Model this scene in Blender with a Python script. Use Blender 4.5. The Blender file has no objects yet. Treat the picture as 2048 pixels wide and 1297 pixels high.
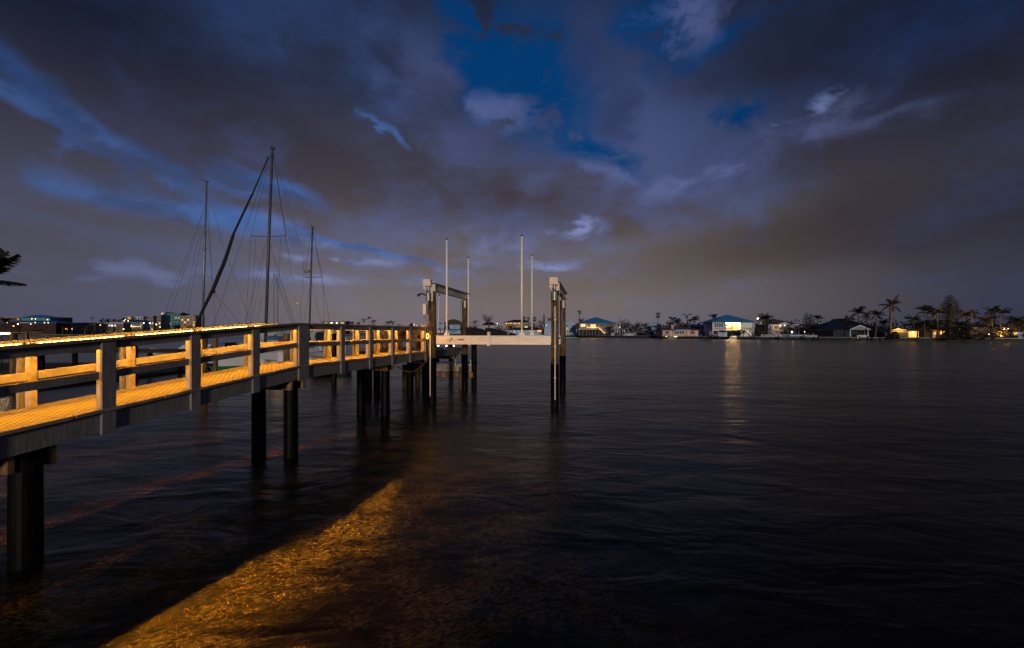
import bpy, bmesh, math, random
from mathutils import Vector, Matrix
R = math.radians
sc = bpy.context.scene
F = 850.0      # focal length in pixels of the 2048 px wide photograph
H = 3.0        # eye height above the water
# ---------------------------------------------------------------- camera
cd = bpy.data.cameras.new("camera"); cam = bpy.data.objects.new("camera", cd)
sc.collection.objects.link(cam); sc.camera = cam
cam.location = (0, 0, H); cam.rotation_euler = (R(90), 0, 0)
cd.sensor_width = 36; cd.lens = F/2048*36; cd.shift_y = 17.5/2048
cd.clip_start = 0.05; cd.clip_end = 8000
sc.view_settings.view_transform = 'Standard'; sc.view_settings.look = 'None'
sc.view_settings.exposure = 0; sc.view_settings.gamma = 1
sc.cycles.use_denoising = True
sc.cycles.max_bounces = 5; sc.cycles.transparent_max_bounces = 8
sc.cycles.sample_clamp_indirect = 3
sc.cycles.caustics_reflective = False; sc.cycles.caustics_refractive = False
# ---------------------------------------------------------------- sun (last glow and town light from behind the camera)
SUN_ELEV = 4; SUN_AZ = 181    # where the light comes from: behind the camera, a little to the right
sl = bpy.data.lights.new("sun", 'SUN'); so = bpy.data.objects.new("sun", sl); sc.collection.objects.link(so)
sl.energy = 1.55; sl.angle = R(4); sl.color = (1.0, 0.79, 0.57)
_d = Vector((math.sin(R(SUN_AZ))*math.cos(R(SUN_ELEV)), math.cos(R(SUN_AZ))*math.cos(R(SUN_ELEV)), math.sin(R(SUN_ELEV))))
so.rotation_euler = _d.to_track_quat('Z', 'Y').to_euler()
# ---------------------------------------------------------------- world: dusk sky with cloud
w = bpy.data.worlds.new("World"); sc.world = w; w.use_nodes = True
class NT:
    """tiny node-tree helper"""
    def __init__(s, nt): s.nt = nt; s.n = nt.nodes; s.l = nt.links
    def node(s, t, **k):
        nd = s.n.new(t)
        for a, b in k.items(): setattr(nd, a, b)
        return nd
    def put(s, sock, v):
        if isinstance(v, bpy.types.NodeSocket): s.l.new(v, sock)
        else: sock.default_value = v
    def m(s, op, a, b=0.0, c=0.0, clamp=False):
        nd = s.node('ShaderNodeMath', operation=op); nd.use_clamp = clamp
        s.put(nd.inputs[0], a); s.put(nd.inputs[1], b); s.put(nd.inputs[2], c)
        return nd.outputs[0]
    def comb(s, x, y, z):
        nd = s.node('ShaderNodeCombineXYZ')
        for i, v in enumerate((x, y, z)): s.put(nd.inputs[i], v)
        return nd.outputs[0]
    def sep(s, v):
        nd = s.node('ShaderNodeSeparateXYZ'); s.put(nd.inputs[0], v); return nd.outputs
    def noise(s, vec, scale, detail=4, rough=.5, dist=0., dim='3D'):
        nd = s.node('ShaderNodeTexNoise', noise_dimensions=dim)
        s.put(nd.inputs['Vector'], vec); nd.inputs['Scale'].default_value = scale
        nd.inputs['Detail'].default_value = detail; nd.inputs['Roughness'].default_value = rough
        nd.inputs['Distortion'].default_value = dist
        return nd.outputs['Fac']
    def ramp(s, f, stops, interp='LINEAR'):
        nd = s.node('ShaderNodeValToRGB'); nd.color_ramp.interpolation = interp
        e = nd.color_ramp.elements
        while len(e) < len(stops): e.new(0.5)
        for el, (p, c) in zip(e, stops):
            el.position = p; el.color = c if len(c) == 4 else (*c, 1)
        s.put(nd.inputs[0], f); return nd.outputs[0]
    def mix(s, f, a, b, mode='MIX'):
        nd = s.node('ShaderNodeMix', data_type='RGBA', blend_type=mode)
        s.put(nd.inputs[0], f)
        for sock, v in ((nd.inputs[6], a), (nd.inputs[7], b)):
            s.put(sock, v if isinstance(v, bpy.types.NodeSocket) or len(v) == 4 else (*v, 1))
        return nd.outputs[2]
    def smooth(s, x, a, b):
        nd = s.node('ShaderNodeMapRange', interpolation_type='SMOOTHSTEP')
        s.put(nd.inputs[0], x); nd.inputs[1].default_value = a; nd.inputs[2].default_value = b
        return nd.outputs[0]
def lin(c):
    return tuple((v/255/12.92 if v/255 <= .04045 else ((v/255+.055)/1.055)**2.4) for v in c)
T = NT(w.node_tree)
bg = T.n['Background']; bg.inputs[1].default_value = 0.1
tc = T.node('ShaderNodeTexCoord')
dx, dy, dz = T.sep(tc.outputs['Generated'])
sky = T.node('ShaderNodeTexSky', sky_type='NISHITA'); sky.sun_disc = False
sky.sun_elevation = R(SUN_ELEV); sky.sun_rotation = R(SUN_AZ)
az = T.m('ARCTAN2', dx, dy)                       # radians, 0 = straight out over the bay
el = T.m('ARCSINE', dz)
zz = T.m('ADD', T.m('MAXIMUM', dz, 0.0), 0.20)
cx = T.m('DIVIDE', dx, zz); cy = T.m('DIVIDE', dy, zz)      # the cloud deck as a layer overhead
wv = T.comb(cx, T.m('MULTIPLY', cy, .7), 0)
wx = T.m('MULTIPLY', T.m('SUBTRACT', T.noise(wv, 1.6, 4), .5), .9)
cxw = T.m('ADD', cx, wx)
streak = T.noise(T.comb(cxw, T.m('MULTIPLY', cy, .50), 3.7), 1.25, 6, .50, .15)
fine = T.noise(T.comb(cxw, T.m('MULTIPLY', cy, .75), 9.1), 3.4, 9, .56, .2)
ang = T.noise(T.comb(T.m('MULTIPLY', az, 1.0), T.m('MULTIPLY', el, 1.7), 5.), 7, 9, .60, .3)
angb = T.noise(T.comb(T.m('MULTIPLY', az, 1.0), T.m('MULTIPLY', el, 1.5), 15.), 2.6, 5, .5, .2)
def blob(px, py, rx, ry, rot=0., soft=.9, warp=.16):
    """soft patch of cloud or clear air in a given compass direction and height (degrees from the photo's own angles)"""
    a0 = math.atan2(px-1024, F); e0 = math.atan2(666-py, math.hypot(F, px-1024))
    wa = T.m('MULTIPLY', T.m('SUBTRACT', ang, .5), warp*2.2); we = T.m('MULTIPLY', T.m('SUBTRACT', angb, .5), warp*1.3)
    u = T.m('ADD', T.m('SUBTRACT', az, a0), wa); v = T.m('ADD', T.m('SUBTRACT', el, e0), we)
    c, s_ = math.cos(R(rot)), math.sin(R(rot))
    U = T.m('DIVIDE', T.m('ADD', T.m('MULTIPLY', u, c), T.m('MULTIPLY', v, s_)), rx/F)
    V = T.m('DIVIDE', T.m('SUBTRACT', T.m('MULTIPLY', v, c), T.m('MULTIPLY', u, s_)), ry/F)
    r = T.m('SQRT', T.m('ADD', T.m('MULTIPLY', U, U), T.m('MULTIPLY', V, V)))
    return T.m('SUBTRACT', 1.0, T.smooth(r, 1-soft, 1+soft*.35))
eld = T.m('DIVIDE', el, R(45), clamp=True)
# dark, brownish undersides and paler blue-violet tops, both getting darker overhead
under = T.ramp(eld, [(0, lin((98, 92, 99))), (.08, lin((107, 97, 95))), (.22, lin((97, 86, 81))), (.40, lin((70, 64, 72))), (.62, lin((40, 46, 66))), (1, lin((20, 32, 56)))])
tops = T.ramp(eld, [(0, lin((100, 96, 106))), (.15, lin((102, 102, 120))), (.35, lin((82, 92, 128))), (.6, lin((48, 66, 106))), (1, lin((24, 44, 84)))])
sv = T.m('ADD', T.m('ADD', T.m('MULTIPLY', streak, .30), T.m('MULTIPLY', fine, .16)), T.m('ADD', T.m('MULTIPLY', angb, .30), T.m('MULTIPLY', ang, .24)))
cloud = T.mix(T.smooth(sv, .445, .60), under, tops)
# clear deep blue seen through the gaps
nish = T.mix(1.0, sky.outputs[0], (0.0, .10, .24), 'MULTIPLY')
clear = T.mix(.93, nish, lin((3, 48, 96)))
lit = T.mix(T.smooth(ang, .40, .62), lin((78, 88, 128)), lin((134, 144, 190)))
def add_patch(base, patches, col, amt, extra=None):
    for p in patches:
        f = T.m('MULTIPLY', blob(*p), amt, clamp=True)
        if extra is not None: f = T.m('MULTIPLY', f, extra)
        base = T.mix(f, base, col)
    return base
dark = lin((38, 38, 52))
cloud = add_patch(cloud, [(330, 190, 420, 120, -28), (1000, 420, 420, 60, -6), (1800, 130, 330, 120, 18)], T.mix(1.0, cloud, (.72, .68, .70), 'MULTIPLY'), .85)
cloud = add_patch(cloud, [(1700, 470, 380, 60, 8)], T.mix(1.0, cloud, (.66, .60, .58), 'MULTIPLY'), .9)
# blue bands and openings
blueband = T.mix(T.smooth(ang, .40, .62), lin((48, 82, 136)), lin((74, 116, 182)))
cloud = add_patch(cloud, [(60, 215, 150, 20, -34), (290, 320, 230, 20, -27, .95, .10), (480, 362, 110, 24, -15), (720, 492, 190, 9, -11, .95, .07), (390, 425, 190, 26, -6, .95, .12), (200, 405, 60, 16, -6), (790, 282, 48, 15, -35), (480, 440, 110, 20, -6), (560, 380, 90, 16, -20)], blueband, .64)
cloud = add_patch(cloud, [(1250, 260, 260, 150, -30), (1480, 330, 180, 50, 14), (880, 200, 160, 90, -40)], lin((68, 78, 118)), .75, T.smooth(angb, .35, .6))
cloud = add_patch(cloud, [(1780, 240, 110, 34, 6), (1460, 335, 120, 40, 14), (1000, 490, 120, 30, 0), (640, 470, 60, 14, -10)], lit, .28, T.smooth(ang, .36, .60))
cloud = add_patch(cloud, [(1100, 160, 150, 120, -34, .85), (1200, 290, 110, 34, -22), (985, 120, 90, 120, 20, .7), (1330, 50, 90, 70, -20), (940, 50, 60, 60, 0), (1450, 105, 90, 24, 10), (1480, 228, 46, 22, 0)], clear, 1.0, T.smooth(ang, .35, .48))
cloud = add_patch(cloud, [(1185, 100, 75, 60, 20), (1240, 200, 60, 40, 0)], lin((46, 54, 88)), .8, T.smooth(angb, .3, .5))
cloud = add_patch(cloud, [(1005, 228, 56, 36, 0), (1215, 338, 74, 24, -18), (1390, 60, 80, 40, -30)], lin((84, 94, 138)), .75, T.smooth(ang, .32, .50))
cloud = add_patch(cloud, [(1168, 458, 52, 20, 5), (1672, 216, 36, 14, 0), (1168, 460, 40, 16, 0), (900, 538, 90, 14, 8), (700, 516, 130, 10, 0), (1120, 525, 70, 14, -8), (600, 552, 120, 12, 0), (300, 545, 160, 14, 4)], lit, .72, T.smooth(ang, .38, .56))
# the glow of the town low over the horizon, and both sides darkened, partly as lens vignetting
glow = T.m('MULTIPLY', T.m('SUBTRACT', 1, T.smooth(T.m('ABSOLUTE', T.m('ADD', az, .22)), 0, .75)), T.m('SUBTRACT', 1, T.smooth(el, .0, .16)))
cloud = T.mix(T.m('MULTIPLY', glow, .28), cloud, lin((132, 118, 118)))
lowl = T.m('MULTIPLY', T.smooth(T.m('MULTIPLY', az, -1), .35, .75), T.m('SUBTRACT', 1, T.smooth(el, .12, .5)))
cloud = T.mix(T.m('MULTIPLY', lowl, .55), cloud, lin((60, 68, 96)))
lowr = T.m('MULTIPLY', T.smooth(az, .45, .9), T.m('SUBTRACT', 1, T.smooth(el, .10, .4)))
cloud = T.mix(T.m('MULTIPLY', lowr, .5), cloud, lin((52, 54, 78)))
side = T.m('ADD', T.m('MULTIPLY', T.smooth(az, .15, 1.0), .78), T.m('MULTIPLY', T.smooth(T.m('MULTIPLY', az, -1), .35, 1.0), T.m('ADD', .22, T.m('MULTIPLY', T.smooth(el, .1, .6), .62))))
cloud = T.mix(T.m('MULTIPLY', T.m('MINIMUM', side, 1.0), .92), cloud, T.mix(1.0, cloud, (.13, .24, .38), 'MULTIPLY'))
high = T.smooth(el, R(33), R(60))
cloud = T.mix(T.m('MULTIPLY', high, .75), cloud, lin((14, 18, 30)))
back = T.smooth(dy, .1, -.3)
cloud = T.mix(back, cloud, lin((56, 60, 78)))
below = T.smooth(dz, .0, -.02)
cloud = T.mix(below, cloud, lin((20, 20, 26)))
fin = T.mix(1.0, cloud, (11, 11.1, 11.3), 'MULTIPLY')
T.l.new(fin, bg.inputs[0])
# ================================================================ helpers
COL = sc.collection
random.seed(7)
def at(px, py, Y):
    return Vector(((px-1024)/F*Y, Y, H+(666-py)/F*Y))
def tag(o, label=None, cat=None, group=None, kind=None):
    if label: o['label'] = label
    if cat: o['category'] = cat
    if group: o['group'] = group
    if kind: o['kind'] = kind
    return o
def thing(name, label, cat, loc=(0, 0, 0), group=None):
    o = bpy.data.objects.new(name, None); COL.objects.link(o); o.location = loc
    o.empty_display_size = .2
    return tag(o, label, cat, group)
class MB:
    def __init__(s): s.v = []; s.f = []; s.mi = []; s.k = 0
    def add(s, vs, fs):
        n = len(s.v); s.v += [tuple(p) for p in vs]; s.f += [tuple(i+n for i in f) for f in fs]; s.mi += [s.k]*len(fs)
        return s
    def hexa(s, a, b):       # two quads (a, b) of 4 points in matching order
        return s.add(list(a)+list(b), [(3, 2, 1, 0), (4, 5, 6, 7), (0, 1, 5, 4), (1, 2, 6, 5), (2, 3, 7, 6), (3, 0, 4, 7)])
    def box(s, x0, x1, y0, y1, z0, z1):
        return s.hexa([(x0, y0, z0), (x1, y0, z0), (x1, y1, z0), (x0, y1, z0)], [(x0, y0, z1), (x1, y0, z1), (x1, y1, z1), (x0, y1, z1)])
    def tube(s, pts, rad, n=8, cap=True):
        pts = [Vector(p) for p in pts]; rings = []
        rad = rad if isinstance(rad, (list, tuple)) else [rad]*len(pts)
        up = Vector((0, 0, 1))
        for i, p in enumerate(pts):
            d = (pts[min(i+1, len(pts)-1)]-pts[max(i-1, 0)]).normalized()
            a = d.cross(up)
            if a.length < .05: a = d.cross(Vector((0, 1, 0)))
            a.normalize(); b = a.cross(d).normalized()
            rings.append([p+(a*math.cos(2*math.pi*k/n)+b*math.sin(2*math.pi*k/n))*rad[i] for k in range(n)])
        vs = [q for r in rings for q in r]; fs = []
        for i in range(len(pts)-1):
            for k in range(n):
                k2 = (k+1) % n
                fs.append((i*n+k, i*n+k2, (i+1)*n+k2, (i+1)*n+k))
        if cap: fs += [tuple(range(n))[::-1], tuple(range((len(pts)-1)*n, len(pts)*n))]
        return s.add(vs, fs)
    def ball(s, c, r, n=8):
        c = Vector(c); vs = []; fs = []
        for i in range(n//2+1):
            th = math.pi*i/(n//2)
            for k in range(n):
                ph = 2*math.pi*k/n
                vs.append(c+Vector((math.sin(th)*math.cos(ph)*r, math.sin(th)*math.sin(ph)*r, math.cos(th)*r)))
        for i in range(n//2):
            for k in range(n):
                k2 = (k+1) % n; fs.append((i*n+k, (i+1)*n+k, (i+1)*n+k2, i*n+k2))
        return s.add(vs, fs)
    def build(s, name, mat, parent=None, smooth=False, bevel=0):
        me = bpy.data.meshes.new(name)
        org = Vector((0, 0, 0))
        if parent is not None: org = world_loc(parent)
        me.from_pydata([(p[0]-org.x, p[1]-org.y, p[2]-org.z) for p in s.v], [], s.f)
        for m in (mat if isinstance(mat, (list, tuple)) else [mat]): me.materials.append(m)
        me.polygons.foreach_set('material_index', s.mi)
        if smooth: me.polygons.foreach_set('use_smooth', [True]*len(me.polygons))
        me.update()
        o = bpy.data.objects.new(name, me); COL.objects.link(o)
        if parent is not None: o.parent = parent
        if bevel:
            b = o.modifiers.new('bevel', 'BEVEL'); b.width = bevel; b.segments = 2; b.limit_method = 'ANGLE'
        return o
def world_loc(o):
    v = Vector(o.location)
    while o.parent is not None:
        o = o.parent; v += Vector(o.location)
    return v
def settle(o):
    """a thing that is one mesh: put its origin at the foot of the mesh"""
    me = o.data; xs = [v.co for v in me.vertices]
    c = Vector((sum(p.x for p in xs)/len(xs), sum(p.y for p in xs)/len(xs), min(p.z for p in xs)))
    me.transform(Matrix.Translation(-c)); o.location = c
    return o
def solo(mb, name, mat, label, cat, group=None, smooth=False, kind=None):
    return tag(settle(mb.build(name, mat, None, smooth)), label, cat, group, kind)
# ================================================================ materials
MATS = {}
def mat(name, col, rough=.6, metal=0., var=.25, scale=3., bump=0., stretch=(1, 1, 1), col2=None, spec=.35, bdist=.01, detail=5):
    if name in MATS: return MATS[name]
    m = bpy.data.materials.new(name); m.use_nodes = True; t = NT(m.node_tree)
    p = t.n['Principled BSDF']; p.inputs['Roughness'].default_value = rough; p.inputs['Metallic'].default_value = metal
    p.inputs['Specular IOR Level'].default_value = spec
    g = t.node('ShaderNodeNewGeometry')
    mp = t.node('ShaderNodeVectorMath', operation='MULTIPLY'); t.l.new(g.outputs['Position'], mp.inputs[0]); mp.inputs[1].default_value = stretch
    nz = t.noise(mp.outputs[0], scale, detail, .6)
    c2 = col2 if col2 else tuple(max(0, c*(1-var*1.6)) for c in col)
    c1 = tuple(min(1, c*(1+var*.5)) for c in col)
    t.l.new(t.mix(t.smooth(nz, .3, .7), c2, c1), p.inputs['Base Color'])
    rr = t.m('ADD', t.m('MULTIPLY', t.m('SUBTRACT', nz, .5), .25), rough, clamp=True); t.l.new(rr, p.inputs['Roughness'])
    if bump:
        b = t.node('ShaderNodeBump'); b.inputs['Strength'].default_value = bump; b.inputs['Distance'].default_value = bdist
        t.l.new(nz, b.inputs['Height']); t.l.new(b.outputs[0], p.inputs['Normal'])
    MATS[name] = m; return m
def emis(name, col, s):
    if name in MATS: return MATS[name]
    m = bpy.data.materials.new(name); m.use_nodes = True; t = NT(m.node_tree)
    t.n.remove(t.n['Principled BSDF']); e = t.node('ShaderNodeEmission'); e.inputs[0].default_value = (*col, 1); e.inputs[1].default_value = s
    t.l.new(e.outputs[0], t.n['Material Output'].inputs[0]); MATS[name] = m; return m
M_board = mat('grey_composite_board', (.205, .205, .222), .6, var=.2, scale=4, stretch=(7, 7, 1.0), bump=.5, bdist=.004)
M_trim = mat('weathered_trim', (.32, .30, .29), .6, var=.25, scale=4, bump=.2, bdist=.003)
M_wood = mat('treated_timber', (.22, .13, .06), .7, var=.5, scale=5, stretch=(1, 1, .6), bump=.5, bdist=.01)
M_pilewood = mat('green_brown_pile_wood', (.16, .11, .05), .75, var=.5, scale=4, stretch=(3, 3, .5), bump=.6, bdist=.012)
M_wrap = mat('black_pile_wrap', (.003, .003, .004), .5, var=.4, scale=3, stretch=(4, 4, .5), bump=.35, bdist=.01, spec=.08)
M_alu = mat('aluminium_beam', (.78, .73, .70), .42, .15, var=.12, scale=2, stretch=(1, 1, 8), bump=.05)
M_pvc = mat('white_plastic_pipe', (.9, .88, .88), .35, var=.04, scale=1)
M_blackcap = mat('black_plastic', (.02, .02, .02), .5)
M_motor = mat('painted_motor_housing', (.70, .66, .63), .45, var=.15, scale=9, bump=.15, bdist=.004)
M_galv = mat('galvanised_steel', (.36, .37, .40), .4, .8, var=.2, scale=6)
M_carpet = mat('black_bunk_carpet', (.012, .013, .016), .9, var=.3, scale=30)
M_rubber = mat('dark_cable', (.03, .025, .02), .5)
# deck planks with a woven grating pattern
def deck_mat():
    m = bpy.data.materials.new('moulded_grating_deck'); m.use_nodes = True; t = NT(m.node_tree)
    p = t.n['Principled BSDF']; p.inputs['Roughness'].default_value = .7; p.inputs['Specular IOR Level'].default_value = .25
    tc = t.node('ShaderNodeTexCoord'); x, y, z = t.sep(tc.outputs['Object'])
    br = t.node('ShaderNodeTexBrick')
    t.put(br.inputs['Vector'], t.comb(x, y, 0)); br.inputs['Scale'].default_value = 1
    br.inputs['Brick Width'].default_value = .13; br.inputs['Row Height'].default_value = .055; br.inputs['Mortar Size'].default_value = .013
    br.inputs['Mortar Smooth'].default_value = .3; br.offset = .5
    br.inputs['Color1'].default_value = (.40, .38, .35, 1); br.inputs['Color2'].default_value = (.32, .30, .28, 1); br.inputs['Mortar'].default_value = (.06, .055, .05, 1)
    nz = t.noise(t.comb(x, y, z), 2.2, 5, .6)
    t.l.new(t.mix(t.m('MULTIPLY', t.smooth(nz, .35, .8), .4), br.outputs[0], (.25, .23, .2)), p.inputs['Base Color'])
    b = t.node('ShaderNodeBump'); b.invert = True; b.inputs['Strength'].default_value = .8; b.inputs['Distance'].default_value = .008
    t.l.new(br.outputs['Fac'], b.inputs['Height']); t.l.new(b.outputs[0], p.inputs['Normal'])
    return m
M_deck = deck_mat()
LEDC = (1.0, .36, .006)
M_led = emis('led_diode', (1, .66, .20), 14)
M_ledstrip = emis('led_sleeve', (1, .46, .05), 5.5)
# ================================================================ pier
P0 = Vector((-5.144, 10.24, 2.217)); U = Vector((.1917, .9815, 0)); N = Vector((.9815, -.1917, 0))
SL = .0774; WD = 1.25; RH = 1.02
def pt(t, wd, h=0., level=False):
    return P0 + U*t - N*wd + Vector((0, 0, h + (0 if level else SL*min(t, 0))))
def seg(mb, t0, t1, w0, w1, h0, h1):
    """bar along the pier, following its slope, broken where the ramp meets the level part"""
    ts = [t0, t1] if (t0 >= 0 or t1 <= 0) else [t0, 0, t1]
    for a, b in zip(ts, ts[1:]):
        mb.hexa([pt(a, w0, h0), pt(a, w1, h0), pt(a, w1, h1), pt(a, w0, h1)], [pt(b, w0, h0), pt(b, w1, h0), pt(b, w1, h1), pt(b, w0, h1)])
    return mb
pier = thing('pier', 'long grey wooden pier with railings glowing orange from light strips, ramp then level walkway', 'pier', (P0.x, P0.y, 0))
NEAR = [(-8.29, -8.105), (-6.94, -6.755), (-5.56, -5.375), (-4.185, -4.0), (-2.805, -2.62), (-1.43, -1.245), (-.03, .335), (1.70, 1.885), (3.245, 3.43), (4.76, 4.945), (6.215, 6.40), (7.74, 7.925)]
FAR = [(-8.4, -8.2), (-7.0, -6.8), (-5.69, -5.5), (-4.36, -4.17), (-2.985, -2.80), (-1.66, -1.475), (-.26, -.067), (1.32, 1.505), (2.83, 3.02), (4.41, 4.60), (5.89, 6.08), (7.40, 7.60)]
# deck as planks laid lengthwise in panels; child origin turned with the pier so the pattern follows it
def deck(t0, t1, w0, w1, nm='deck_panel', par=pier):
    mb = MB(); L = 1.2; a = t0
    while a < t1-.01:
        b = min(a+L, t1)
        if a < 0 < b: b = 0
        seg(mb, a+.004, b-.004, w0, w1, -.035, 0); a = b
    o = mb.build(nm, M_deck, par)
    rot = math.atan2(U.y, U.x); o.data.transform(Matrix.Rotation(-rot, 4, 'Z')); o.rotation_euler = (0, 0, rot)
    return o
deck(-9.4, 8.2, -.003, WD+.055)
deck(8.2, 12.75, -.003, 3.6)
a = -9.4
while a < 12.7:     # pale edge strips capping the ends of the planks
    b = min(a+1.22, 12.75)
    if a < -.01 < b: b = 0
    seg(MB(), a+.012, b-.012, -.060, -.004, -.045, .004).build('edge_strip', M_trim, pier, bevel=.004); a = b
# stringers (the deep boards under each deck edge)
for w0, w1, e in ((.0, .04, 12.7), (WD-.04, WD, 8.2), (.6, .64, 12.7)):
    seg(MB(), -9.4, 0, w0, w1, -.335, -.037).build('stringer', M_board, pier)
    seg(MB(), .002, e, w0, w1, -.335, -.037).build('stringer', M_board, pier)
seg(MB(), 8.2, 12.7, 3.54, 3.58, -.335, -.037).build('stringer', M_board, pier)
mb = MB(); mb.hexa([pt(12.7, 0, -.335), pt(12.7, 3.58, -.335), pt(12.7, 3.58, -.037), pt(12.7, 0, -.037)], [pt(12.74, 0, -.335), pt(12.74, 3.58, -.335), pt(12.74, 3.58, -.037), pt(12.74, 0, -.037)])
mb.build('end_board', M_board, pier)
def railing(posts, side):
    # side: 'near' outer face towards -w ; 'far' mirrored about the walkway
    def s(mb, a, b, w0, w1, h0, h1):
        if side == 'far': w0, w1 = WD-w1, WD-w0
        return seg(mb, a, b, w0, w1, h0, h1)
    for a, b in posts:
        mb = MB(); s(mb, a, b, -.042, -.001, -.37, .984)
        mb.build('railing_post', M_board, pier, bevel=.004)
        mb = MB(); c = (a+b)/2; s(mb, c-.045, c+.045, .043, .135, .002, .98)
        if b-a > .3: s(mb, a+.02, a+.1, .043, .135, .002, .98)
        mb.build('inner_post', M_trim, pier, bevel=.003)
    ends = [(posts[i][1], posts[i+1][0]) for i in range(len(posts)-1)]
    for a, b in ends:
        s(MB(), a-.05, b+.05, .002, .040, .862, .983).build('upper_board', M_board, pier, bevel=.003)
        s(MB(), a+.002 if side == 'near' else a-.05, b-.002 if side == 'near' else b+.05, (.004 if side == 'near' else .136), (.042 if side == 'near' else .172), .43, .545).build('middle_rail', M_board if side == 'near' else M_trim, pier, bevel=.003)
    capw = (-.075, .10)
    t0, t1 = posts[0][0]-1, posts[-1][1]+.06
    s(MB(), t0, 0, capw[0], capw[1], .985, RH).build('top_cap', M_board, pier, bevel=.004)
    s(MB(), .002, t1, capw[0], capw[1], .985, RH).build('top_cap', M_board, pier, bevel=.004)
    # light strips between the posts, just under the cap on the walkway side
    for i, (a, b) in enumerate(ends):
        hb = .945
        m = MB(); n = 14; cuts = [a-.01]
        for k in range(n):
            t = a+.04+(b-a-.08)*k/(n-1); cuts += [t-.022, t+.022]
        cuts.append(b+.01); vs = []; w0_, w1_ = (.042, .054) if side == 'near' else (WD-.042, WD-.054)
        for t in cuts: vs += [pt(t, w0_, hb-.018), pt(t, w1_, hb-.018), pt(t, w1_, hb+.018), pt(t, w0_, hb+.018)]
        fs = [(3, 2, 1, 0), tuple(len(vs)-4+q for q in range(4))]; mi = [0, 0]
        for k in range(len(cuts)-1):
            for q in range(4):
                q2 = (q+1) % 4; fs.append((k*4+q, k*4+q2, k*4+4+q2, k*4+4+q)); mi.append(1 if (q == 1 and k % 2) else 0)
        m.add(vs, fs); m.mi = mi; strip = m.build('light_strip', [M_ledstrip, M_led], pier)
        L = b-a; c = (a+b)/2
        ld = bpy.data.lights.new('strip_light', 'AREA'); ld.shape = 'RECTANGLE'; ld.size = L; ld.size_y = .03
        ld.color = LEDC; ld.energy = 25*L
        wv = .066 if side == 'near' else WD-.066
        lo = bpy.data.objects.new('strip_light', ld); COL.objects.link(lo)
        a3, b3 = pt(a, wv, hb-.006), pt(b, wv, hb-.006)
        x = (b3-a3).normalized(); inw = (-N if side == 'near' else N)
        aim = (inw*.85+Vector((0, 0, -.22 if side == 'near' else -.50))).normalized(); z = -aim; z = (z-x*z.dot(x)).normalized(); y = z.cross(x)
        mw = Matrix.Translation((a3+b3)/2) @ Matrix((x, y, z)).transposed().to_4x4()
        lo.parent = strip; lo.matrix_basis = Matrix.Translation(-world_loc(strip)) @ mw
railing(NEAR, 'near'); railing(FAR, 'far')
# end rail pieces with a knot of short posts beside the lift pile
# bents: piles, timber clamps
def bent(t, ws, zt, ends=(-.12, 1.42), k=.17):
    for wv in ws:
        c = pt(t, wv, 0, True); z1 = zt
        mb = MB(); mb.tube([(c.x, c.y, -2.5), (c.x, c.y, .3), (c.x, c.y, z1)], [.165, .16, .155], 20)
        mb.build('pile', M_wrap, pier, smooth=False)
        for p in pier.children[-1].data.polygons: p.use_smooth = len(p.vertices) == 4
    for s_ in (-1, 1):
        mb = MB(); a, b = pt(t+s_*k, ends[0], 0, True), pt(t+s_*(k+.075), ends[1], 0, True)
        q = [pt(t+s_*k, ends[0], 0, True), pt(t+s_*(k+.075), ends[0], 0, True), pt(t+s_*(k+.075), ends[1], 0, True), pt(t+s_*k, ends[1], 0, True)]
        if s_ < 0: q = q[::-1]
        z0 = zt-.16; mb.hexa([(p.x, p.y, z0) for p in q], [(p.x, p.y, z0+.24) for p in q]); mb.build('clamp_timber', M_wood, pier, bevel=.006)
zb = P0.z-.335
bent(.02, (.22, 1.12), zb-.085, (.02, 1.3))
bent(-4.87, (.22, 1.05), zb-SL*5.1-.085, (.10, 1.3))
bent(-9.0, (.22, 1.05), zb-SL*9.2-.085)
bent(5.2, (.46, 1.42), zb-.085, (.25, 1.6))
bent(9.6, (1.5, 3.2), zb-.085, (.15, 3.5))
bent(12.3, (1.9,), zb-.085, (.15, 3.5))
# ================================================================ lower landing at the head of the pier
land = thing('lower_landing', 'low grey landing stage hung beneath the far end of the pier on dark piles', 'landing', (pt(13.2, 1)[0], pt(13.2, 1)[1], 0))
def lpt(t, wv, z): p = pt(t, wv, 0, True); return (p.x, p.y, z)
def lbox(mb, t0, t1, w0, w1, z0, z1): return mb.hexa([lpt(t0, w0, z0), lpt(t1, w0, z0), lpt(t1, w1, z0), lpt(t0, w1, z0)], [lpt(t0, w0, z1), lpt(t1, w0, z1), lpt(t1, w1, z1), lpt(t0, w1, z1)])
mb = MB(); [lbox(mb, 12.95+.2*k, 13.14+.2*k, -.55, 3.2, 1.30, 1.34) for k in range(7)]
mb.build('deck', mat('landing_deck_board', (.34, .38, .45), .6, var=.2, scale=5), land)
lbox(MB(), 12.90, 12.945, -.55, 3.2, .92, 1.34).build('front_board', M_trim, land)
lbox(MB(), 12.78, 12.90, -.62, 3.2, .60, .88).build('cross_timber', M_wood, land, bevel=.02)
for tt, wv, top, m in ((12.75, 2.5, 1.28, M_pilewood), (12.75, 3.25, 1.25, M_pilewood), (12.68, -.02, 1.2, M_pilewood), (13.0, -.62, 3.02, M_wrap), (14.4, .4, 2.0, M_wrap), (14.4, 2.6, 2.0, M_wrap)):
    c = lpt(tt, wv, 0); mb = MB(); mb.tube([(c[0], c[1], -2.5), (c[0], c[1], top)], .15, 16); mb.build('pile', m, land)
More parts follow.
